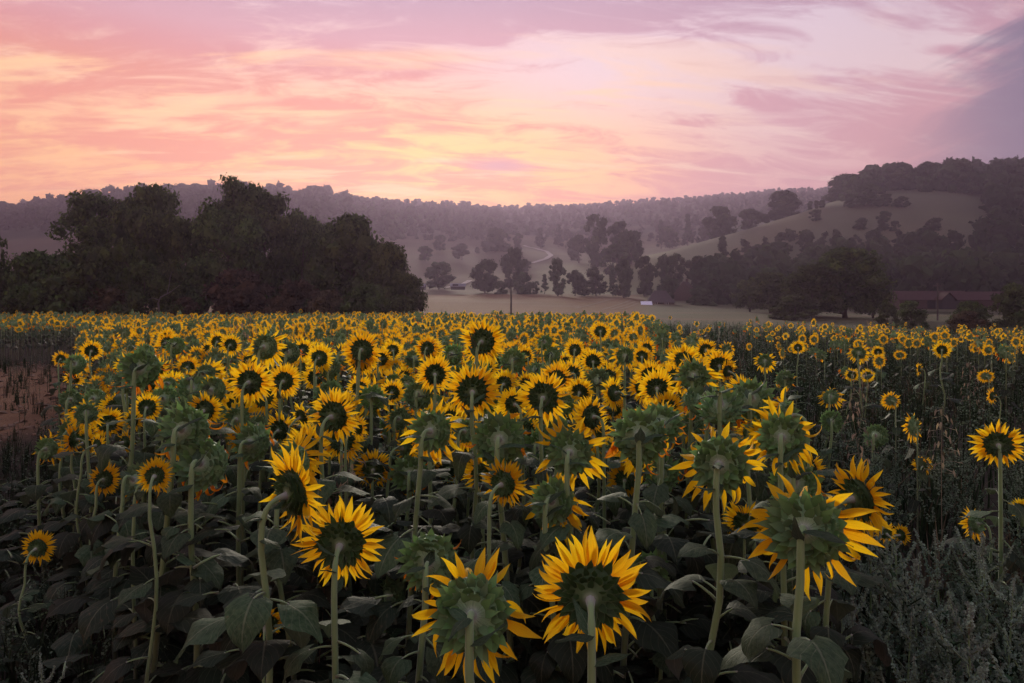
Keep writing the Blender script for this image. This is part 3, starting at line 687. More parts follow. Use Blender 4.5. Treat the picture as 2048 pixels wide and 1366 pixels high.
def gable_house(name, px, d, L, Wd, hw, hr, rz, roof, wall, label, doors=(), windows=(), chimney=None, hip=0.0, cat='building', sink=.3, base=None):
    x = (px - 1024) / F * d; z = float(zt(x, d)) if base is None else base
    root = ob(name, None); root.location = (x, d, z - sink); root.rotation_euler = (0, 0, rz); hw += sink
    m = MB(); m.box(-L / 2, L / 2, -Wd / 2, Wd / 2, 0, hw)
    o = len(m.V); m.V += [(-L / 2, -Wd / 2, hw), (-L / 2, Wd / 2, hw), (-L / 2, 0, hw + hr * .97), (L / 2, -Wd / 2, hw), (L / 2, Wd / 2, hw), (L / 2, 0, hw + hr * .97)]; m.U += [(0, 0)] * 6
    if not hip: m.F += [(o, o + 2, o + 1), (o + 3, o + 4, o + 5)]; m.M += [0, 0]
    ob('wall', m.mesh('wall', [wall], False), root)
    r = MB(); e = .35; t = .12; q = hip
    for s in (-1, 1):
        o = len(r.V); y1 = s * (Wd / 2 + e); zb = hw - hr * e / (Wd / 2)
        r.V += [(-L / 2 - e, y1, zb), (L / 2 + e, y1, zb), (L / 2 + e - q, 0, hw + hr), (-L / 2 - e + q, 0, hw + hr)]
        r.V += [(a, b, c + t) for a, b, c in r.V[o:o + 4]]; r.U += [(0, 0)] * 8
        for f in ((0, 1, 2, 3), (7, 6, 5, 4), (0, 4, 5, 1), (1, 5, 6, 2), (2, 6, 7, 3), (3, 7, 4, 0)): r.F.append(tuple(o + i for i in f)); r.M.append(0)
    if hip:
        for s in (-1, 1):
            o = len(r.V); zb = hw - hr * e / (Wd / 2); r.V += [(s * (L / 2 + e), -Wd / 2 - e, zb + t), (s * (L / 2 + e), Wd / 2 + e, zb + t), (s * (L / 2 + e - q), 0, hw + hr + t)]; r.U += [(0, 0)] * 3; r.F.append((o, o + 1, o + 2)); r.M.append(0)
    rf = ob('roof', r.mesh('roof', [roof], False), root)
    if chimney: c = MB(); c.box(chimney - .35, chimney + .35, -.35, .35, hw + hr * .6, hw + hr + 1.0); c.box(chimney - .42, chimney + .42, -.42, .42, hw + hr + 1.0, hw + hr + 1.12); ob('chimney', c.mesh('chimney', [M_BRICK], False), rf)
    y = -Wd / 2
    for (a, w, z0, z1) in doors: c = MB(); c.box(a - w / 2, a + w / 2, y - .05, y + .3, sink + z0, sink + z1); ob('door', c.mesh('door', [M_BOARD], False), root)
    for (a, w, z0, z1) in windows:
        c = MB()
        for bx in ((a - w / 2, a - w / 2 + .08), (a + w / 2 - .08, a + w / 2), (a - .03, a + .03)): c.box(bx[0], bx[1], y - .07, y + .05, sink + z0, sink + z1)
        c.box(a - w / 2 - .05, a + w / 2 + .05, y - .12, y + .05, sink + z0 - .09, sink + z0)
        wn = ob('window', c.mesh('window', [M_PALE], False), root); c = MB(); c.box(a - w / 2 + .08, a + w / 2 - .08, y - .03, y + .04, sink + z0, sink + z1); ob('pane', c.mesh('pane', [M_GLASS], False), wn)
    return tag(root, label, cat)
def base_of(py, d): return H + (HY - py) / F * d
gable_house('barn', 1855, 172, 17.0, 7.5, 2.1, 2.1, R(-4), M_TILE, M_BRICK, 'long brick barn with red tiled roof and dark cart opening', doors=((-.2, 3.6, .0, 2.2), (4.6, 2.2, 0, 2.2)), base=base_of(616, 172))
gable_house('barn', 1975, 176, 13.0, 6.5, 2.0, 2.0, R(-3), M_TILE, M_BRICK, 'lower duller barn range joined beyond the long red barn', doors=((2.0, 2.0, 0, 1.9),), base=base_of(615, 176))
gable_house('porch', 1890, 166.5, 3.2, 3.0, 2.2, 1.5, R(86), M_TILE, M_BOARD, 'small gabled cart porch on the front of the barn', base=base_of(616, 166), doors=((0, 1.6, 0, 1.9),))
gable_house('house', 1320, 205, 7.6, 6.0, 2.1, 3.2, R(-6), M_SLATE, M_BRICK, 'small house with dark steep roof by the stubble field', windows=((-1.6, 1.0, .9, 1.9), (1.6, 1.0, .9, 1.9)), doors=((0, .95, 0, 2.0),), hip=2.4, base=base_of(617, 205))
gable_house('cottage', 1372, 225, 7.0, 6.0, 3.6, 4.0, R(62), M_TILE, M_BRICK, 'red roofed cottage half hidden behind the rounded bush', windows=((-1.5, 1.0, .9, 2.0), (1.5, 1.0, .9, 2.0)), chimney=1.2, base=base_of(610, 225))
gable_house('shed', 916, 268, 5.5, 4.0, 1.0, 1.0, R(4), M_ZINC, M_BOARD, 'low grey shed at the top of the stubble field', doors=((-1, 2.2, 0, 1.8),), base=base_of(577, 262))
gable_house('shed', 836, 270, 5.5, 4.0, 1.0, 1.0, R(-3), M_ZINC, M_BOARD, 'pale roofed shed half hidden behind the grove end', doors=((1, 2.2, 0, 1.8),), base=base_of(578, 268))
def trailer():
    d = 196; root = ob('field_shelter', None); p = at(1293, 617, d); root.location = p; root.rotation_euler = (0, 0, R(-5))
    m = MB(); m.V += [(-1.6, -1.3, .75), (1.6, -1.3, .75), (1.6, .9, 2.0), (-1.6, .9, 2.0), (-1.6, -1.3, .83), (1.6, -1.3, .83), (1.6, .9, 2.08), (-1.6, .9, 2.08)]; m.U += [(0, 0)] * 8; m.F += [(3, 2, 1, 0), (4, 5, 6, 7), (0, 1, 5, 4), (1, 2, 6, 5), (2, 3, 7, 6), (3, 0, 4, 7)]; m.M += [0] * 6; m.box(-1.5, 1.5, .2, .85, .55, 1.5); ob('cover', m.mesh('cover', [M_PALE], False), root)
    m = MB(); m.box(-1.5, 1.5, -.9, .9, .35, .55)
    ob('chassis', m.mesh('chassis', [M_BOARD], False), root)
    for sx in (-.9, .9):
        m = MB(); m.tube([(sx, -1.0, .3), (sx, -.8, .3)], [.3, .3], 12, cap=True); ob('wheel', m.mesh('wheel', [M_BOARD]), root)
    tag(root, 'bright white sheeted trailer beside the small house', 'trailer')
trailer()
def fence(px0, px1, d, py, n, label):
    a, b = at(px0, py, d), at(px1, py, d); root = ob('fence', None); root.location = a
    for i in range(n):
        q = a.lerp(b, i / (n - 1)) - a; m = MB(); m.box(q.x - .07, q.x + .07, q.y - .07, q.y + .07, -.4, 1.15); ob('post', m.mesh('post', [M_POLE], False), root)
    for h in (.5, .95):
        m = MB(); m.tube([(0, 0, h), tuple(b - a + Vector((0, 0, h)))], [.05, .05], 4); ob('rail', m.mesh('rail', [M_POLE]), root)
    tag(root, label, 'fence')
fence(1275, 1345, 190, 621, 9, 'dark post and rail fence in front of the small house')
def pole(px, ytop, d, label, arm=False):
    x = (px - 1024) / F * d; z = float(zt(x, d)); h = H + (HY - ytop) / F * d - z; root = ob('utility_pole', None); root.location = (x, d, z)
    m = MB(); m.tube([(0, 0, -.3), (.02, 0, h * .5), (0, 0, h)], [.16, .14, .11], 8, cap=True); ob('post', m.mesh('post', [M_POLE]), root)
    if arm:
        m = MB(); m.box(-.7, .7, -.06, .06, h - .55, h - .42); ob('crossarm', m.mesh('crossarm', [M_POLE], False), root)
        for s in (-.55, .55): m = MB(); m.tube([(s, 0, h - .42), (s, 0, h - .22)], [.04, .03], 6, cap=True); ob('insulator', m.mesh('insulator', [M_GLASS]), root)
    tag(root, label, 'pole')
pole(1022, 572, 112, 'single bare wooden pole standing at the stubble field edge')
pole(1875, 566, 120, 'slim utility pole with crossarm in front of the barn', True)

# ------------------------------------------------------------------ sunflower pieces
def petal_mb(seed, L=1.0, W=.26, bend=.1, fold=.25, twist=.0, curl=.0, cols=5):
    r = random.Random(seed); mb = MB(); prof = [.50, .80, .97, 1.0, .86, .58, .30, .03]; n = len(prof); pts, uv = [], []
    sk = r.uniform(-.06, .06)
    for i, w in enumerate(prof):
        t = i / (n - 1); hw = W / 2 * w * (1 + r.uniform(-.06, .06)); tw = twist * t; a = bend * t + curl * t ** 2.5
        yc = L * (math.sin(a) / a if abs(a) > 1e-4 else 1) * t; zc = L * ((1 - math.cos(a)) / a if abs(a) > 1e-4 else 0) * t
        for c in range(cols):
            q = c / (cols - 1) * 2 - 1; x = hw * q; z = fold * hw * abs(q) + (.10 * hw if c in (1, 3) else 0) * (1 if cols == 5 else 0)
            x, z = x * math.cos(tw) - z * math.sin(tw), x * math.sin(tw) + z * math.cos(tw)
            pts.append((x + sk * t * t, yc - z * math.sin(a), zc + z * math.cos(a))); uv.append((c / (cols - 1), t))
    mb.grid(pts, uv, n, cols); return mb
FRESH = [petal_mb(i, 1, w, b, f, tw, cu) for i, (w, b, f, tw, cu) in enumerate(((.27, .15, .30, .1, -.2), (.25, -.25, .35, -.2, .1), (.30, .3, .25, .15, -.6), (.24, -.1, .45, .35, .5), (.28, .05, .2, -.3, -.2), (.23, .4, .5, .2, -1.0), (.29, -.35, .3, 0, .9), (.26, .2, .3, -.5, .6)))]
WILT = [petal_mb(20 + i, 1, w, b, f, tw, cu) for i, (w, b, f, tw, cu) in enumerate(((.17, -.6, .8, .9, -1.0), (.14, .9, .9, -1.4, 1.2), (.20, -1.1, .6, .5, -.6), (.12, .4, 1.1, 2.0, 1.6), (.16, -.3, .8, -1.0, -1.8)))]
FRESH_ME = [m.mesh('petal', [M_PETAL]) for m in FRESH]; WILT_ME = [m.mesh('petal', [M_OLD]) for m in WILT]
FADED_ME = [m.mesh('petal', [M_PETAL]) for m in WILT]
def bract_mb(seed, L=.50, W=.27, curl=-.5):
    r = random.Random(seed); mb = MB(); prof = [.75, 1.0, .92, .6, .24, .08, .01]; tt = [0, .18, .36, .55, .74, .9, 1.0]; pts, uv = [], []; sk = r.uniform(-.08, .08)
    for w, t in zip(prof, tt):
        a = curl * t ** 1.6; hw = W / 2 * w
        for c in (-1, 0, 1): pts.append((hw * c + sk * t * t, L * t * math.cos(a * .6), L * t * math.sin(a * .6) - (0 if c == 0 else .14 * hw))); uv.append((c / 2 + .5, t))
    mb.grid(pts, uv, len(prof), 3); return mb
BR = [bract_mb(i, .46 + .06 * (i % 3), .26 + .03 * (i % 2), c) for i, c in enumerate((-.35, -.7, -.1, -1.1, -.5))]
BR_ME = [m.mesh('bract', [M_BRACT]) for m in BR]; BRD_ME = [m.mesh('bract', [M_BRACTD]) for m in BR]
def head_mb(seed, deep=.42):
    r = random.Random(seed); mb = MB(); ns = 22; wob = [1 + r.uniform(-.035, .035) for _ in range(ns)]
    pr = [(.10, -deep), (.17, -deep * .97), (.30, -deep * .84), (.52, -deep * .62), (.78, -deep * .32), (.95, -.05), (1.0, .03), (.96, .09)]; pts, uv = [], []
    for (q, z) in pr:
        for k in range(ns): a = 2 * math.pi * k / ns; w = 1 + (wob[k] - 1) * q; pts.append((q * w * math.cos(a), q * w * math.sin(a), z + .02 * math.sin(a * 3 + seed) * q)); uv.append((k / ns, q))
    mb.grid(pts, uv, len(pr), ns, 0, True); pts, uv = [], []
    for (q, z) in ((.96, .09), (.7, .15), (.35, .12), (.02, .06)):
        for k in range(ns): a = 2 * math.pi * k / ns; pts.append((q * math.cos(a), q * math.sin(a), z)); uv.append((k / ns, q))
    mb.grid(pts, uv, 4, ns, 1, True); return mb
HEADS = [head_mb(i, d) for i, d in enumerate((.34, .42, .50, .38))]; HEAD_ME = [m.mesh('flower_head', [M_BACK, M_SEED]) for m in HEADS]; HEADD_ME = [m.mesh('flower_head', [M_BACKD, M_SEED]) for m in HEADS]
def leaf_mb(seed, L=1.0, W=.86, droop=.7, wave=.06, pet=.45):
    r = random.Random(seed); mb = MB(); ph = r.uniform(0, 6)
    rise = r.uniform(.25, .6)
    pp = [(0, pet * t, pet * (rise * t - .25 * t * t)) for t in (0, .33, .66, 1.0)]; mb.tube(pp, [.030, .024, .020, .016], 5, 1)
    y0, z0 = pp[-1][1], pp[-1][2]; ts = [0, .08, .2, .35, .5, .65, .8, .92, 1.0]; hw = [.20, .40, .50, .48, .40, .29, .17, .07, .004]; a0 = r.uniform(.1, .45); pts, uv = [], []; yy, zz, lt = y0, z0, 0
    for t, w in zip(ts, hw):
        a = a0 - (droop + a0) * (t ** .8) * 1.25; yy += (t - lt) * L * math.cos(a); zz += (t - lt) * L * math.sin(a); lt = t
        for c in range(5):
            q = c / 2 - 1; x = q * w * W * (1 + .13 * r.uniform(-1, 1) * abs(q)); back = -.16 * L * abs(q) ** 2 * max(0, 1 - t / .15)
            lift = .10 * abs(q) * w + wave * math.sin(ph + t * 9 + (2 if q > 0 else 0)) * abs(q) ** 1.5 - .20 * q * q * w
            pts.append((x, yy + back - lift * math.sin(a), zz + lift * math.cos(a))); uv.append((c / 4, t))
    mb.grid(pts, uv, len(ts), 5, 0); return mb
LEAVES = [leaf_mb(i, 1.0, w, d, wv, p) for i, (w, d, wv, p) in enumerate(((.86, .6, .05, .5), (.80, 1.0, .07, .55), (.92, 1.3, .05, .5), (.75, .8, .09, .6), (.84, .35, .06, .45), (.70, 1.6, .08, .6), (.88, .9, .04, .5)))]
LEAF_ME = [m.mesh('leaf', [M_LEAF, M_STEM]) for m in LEAVES]; LEAFT_ME = [m.mesh('leaf', [M_TOP, M_STEM]) for m in LEAVES]
SMALL = [leaf_mb(40 + i, 1.0, w, d, .03, .12) for i, (w, d) in enumerate(((.42, .1), (.36, .5), (.5, .3), (.34, -.3)))]; SMALL_ME = [m.mesh('leaf', [M_TOP, M_STEM]) for m in SMALL]

def head_frame(n):
    z = n.normalized(); x = Vector((0, 0, 1)).cross(z)
    x = x.normalized() if x.length > .05 else Vector((1, 0, 0)); return x, z.cross(x), z
def piece_matrix(phi, tilt, roll, r, z0, s, sw=1.0, g=None, k=0.0):
    d = Vector((math.cos(phi) * math.cos(tilt), math.sin(phi) * math.cos(tilt), math.sin(tilt)))
    if g is not None and k: d = (d + g * k).normalized()
    zl = Vector((0, 0, 1)); x = d.cross(zl)
    x = x.normalized() if x.length > .05 else Vector((-math.sin(phi), math.cos(phi), 0)); zz = x.cross(d)
    q = Quaternion(d, roll); x = q @ x; zz = q @ zz; o = (r * math.cos(phi), r * math.sin(phi), z0)
    return Matrix(((x.x * s * sw, d.x * s, zz.x * s, o[0]), (x.y * s * sw, d.y * s, zz.y * s, o[1]), (x.z * s * sw, d.z * s, zz.z * s, o[2]), (0, 0, 0, 1)))
def petal_spec(r, state, g):
    """[(list key, index, matrix)] in head units (disc radius 1); states: fresh, aging, green"""
    out = []
    if state == 'fresh':
        n = r.randint(40, 48)
        for i in range(n):
            ph = 2 * math.pi * (i + r.uniform(-.35, .35)) / n; row = i % 2
            out.append(('f', r.randrange(8), piece_matrix(ph, R(r.gauss(-2 + 10 * row, 15)), R(r.gauss(0, 24)), .93, .04, r.uniform(.95, 1.38), r.uniform(.70, 1.05), g, .04)))
    elif state == 'aging':
        n = r.randint(28, 36)
        for i in range(n):
            ph = 2 * math.pi * (i + r.uniform(-.4, .4)) / n; up = math.sin(ph)
            if r.random() < .16: continue
            if r.random() < .3: out.append(('d', r.randrange(5), piece_matrix(ph, R(r.gauss(25, 25)), R(r.gauss(0, 40)), .93, .05, r.uniform(.7, 1.1), 1.3, g, .5)))
            else: out.append(('f', r.randrange(8), piece_matrix(ph, R(r.gauss(16 + 14 * up, 16)), R(r.gauss(0, 28)), .93, .05, r.uniform(.85, 1.25), r.uniform(.85, 1.15), g, .28)))
    elif state == 'green':
        n = r.randint(9, 18)
        for i in range(n):
            ph = r.uniform(0, 2 * math.pi)
            key = 'w' if r.random() < .75 else 'd'
            out.append((key, r.randrange(5), piece_matrix(ph, R(r.gauss(48, 18)), R(r.gauss(0, 60)), .95, .06, r.uniform(.5, .95), r.uniform(1.0, 1.7), g, .9)))
    return out
def bract_spec(r, state):
    out = []; L = 1.0 if state == 'fresh' else 1.08
    for row, (rr, z, tl, n) in enumerate(((.86, -.02, -10, 20), (.72, -.14, -18, 19), (.55, -.24, -20, 15), (.38, -.31, -20, 9))):
        if state != 'fresh': tl -= 14
        for i in range(n):
            ph = 2 * math.pi * (i + .5 * row + r.uniform(-.25, .25)) / n
            out.append((r.randrange(5), piece_matrix(ph, R(tl + r.gauss(0, 10)), R(r.gauss(0, 14)), rr, z, L * r.uniform(.78, 1.12), r.uniform(.9, 1.15))))
    return out
PET_SRC = {'f': FRESH, 'w': WILT, 'd': WILT}; PET_MAT = {'f': 0, 'w': 1, 'd': 0}; PET_ME = {'f': FRESH_ME, 'w': WILT_ME, 'd': FADED_ME}
def ring_mesh(seed, state):
    r = random.Random(seed); mb = MB(); g = Vector((0, -1, 0))
    for k, i, m in petal_spec(r, state, g): mb.add(PET_SRC[k][i], m, PET_MAT[k])
    return mb.mesh('petal_ring', [M_PETAL, M_OLD])
def bring_mesh(seed, state):
    r = random.Random(seed); mb = MB()
    for i, m in bract_spec(r, state): mb.add(BR[i], m)
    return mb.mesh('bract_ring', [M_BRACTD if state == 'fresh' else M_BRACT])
RING = {s: [ring_mesh(i * 7 + j * 100, s) for i in range(6)] for j, s in enumerate(('fresh', 'aging', 'green'))}
BRING = {s: [bring_mesh(i * 5 + 3, s) for i in range(3)] for s in ('fresh', 'green')}; BRING['aging'] = BRING['green']

FLOWERS = []      # (screen x, screen y, diameter px, state, root)
def bez(a, b, c, d, t): return a * (1 - t) ** 3 + b * 3 * t * (1 - t) ** 2 + c * 3 * t * t * (1 - t) + d * t ** 3
def sunflower(c, n, Rd, state, seed, detail, nleaf=9, lean=None, leafsize=.22, thick=1.0, low=.16):
    """c centre of the flower's rim, n the way its face looks, Rd disc radius; detail 2: every petal and bract by itself"""
    r = random.Random(seed); x, y, z = head_frame(n); hi = r.randrange(4); deep = (.34, .42, .50, .38)[hi]
    P3 = c - z * (deep * Rd * .9); P2 = P3 - z * r.uniform(.07, .10); up = Vector((0, 0, 1))
    nod = max(0.0, -n.z); P2 = P2 + up * (.05 * nod - .01)
    gx, gy = P2.x + r.gauss(0, .05), P2.y + r.gauss(0, .05)
    if lean: gx += lean
    base = Vector((gx, gy, float(zt(gx, gy)))); hgt = P2.z - base.z
    elbow = P2 - up * (.16 + .03 * nod) - z * .012
    root = ob('sunflower', None); root.location = base; root.empty_display_size = .05
    path = []
    for i in range(9):
        t = i / 9; wob = math.sin(t * math.pi * (1 + seed % 3)) * .022; path.append(base.lerp(elbow, t) + Vector((wob * math.sin(seed), wob * math.cos(seed * 1.7), 0)))
    for i in range(8): path.append(bez(elbow, elbow + up * (.11 + .03 * nod), P2 - z * .01 + up * (.02 + .03 * nod), P3, i / 7))
    nseg = len(path); rad = []
    for i in range(nseg):
        t = i / (nseg - 1); w = .0145 - .0050 * t
        if i >= nseg - 3: w = (.0085, .0105, .0150)[i - nseg + 3]
        rad.append(w * thick * (Rd / .085) ** .5)
    mb = MB(); mb.tube([p - base for p in path], rad, 8); ob('stem', mb.mesh('stem', [M_STEM]), root)
    hm = frame(x, y, z, c - base, Rd); spin = Matrix.Rotation(r.uniform(0, 6.28), 4, 'Z') if detail == 2 else Matrix.Identity(4)
    g = Vector((x.z, y.z, z.z)) * -1.0
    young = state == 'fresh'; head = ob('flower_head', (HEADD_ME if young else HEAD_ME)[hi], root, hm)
    if detail == 2:
        for k, i, m in petal_spec(r, state, g): ob('petal', PET_ME[k][i], head, m)
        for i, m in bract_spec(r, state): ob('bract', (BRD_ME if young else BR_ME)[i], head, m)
    else:
        if state != 'bud': tag(ob('petal_ring', RING[state][r.randrange(6)], head), kind='stuff')
        tag(ob('bract_ring', BRING['green' if state == 'bud' else state][r.randrange(3)], head, Matrix.Rotation(r.uniform(0, 6.28), 4, 'Z')), kind='stuff')
    a = r.uniform(0, 6.28)
    for i in range(nleaf):
        f = low + (.99 - low) * ((i + .5) / nleaf) ** .85; a += 2.4 + r.gauss(0, .3); k = f * 9; j = min(7, int(k)); p = path[j].lerp(path[j + 1], min(1, k - j)) - base
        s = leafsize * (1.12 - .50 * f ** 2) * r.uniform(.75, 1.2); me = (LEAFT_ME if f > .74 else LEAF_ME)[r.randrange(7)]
        ob('leaf', me, root, Matrix.Translation(p) @ Matrix.Rotation(a, 4, 'Z') @ Matrix.Rotation(R(r.gauss(0, 16)), 4, 'X') @ Matrix.Scale(s, 4))
    for i in range(2 + (detail == 2)):
        j = nseg - 8 + r.randrange(1, 6); a += 2.2 + r.gauss(0, .4)
        ob('leaf', SMALL_ME[r.randrange(4)], root, Matrix.Translation(path[j] - base) @ Matrix.Rotation(a, 4, 'Z') @ Matrix.Rotation(R(r.uniform(-10, 45)), 4, 'X') @ Matrix.Scale(r.uniform(.07, .12) * (Rd / .085), 4))
    return root

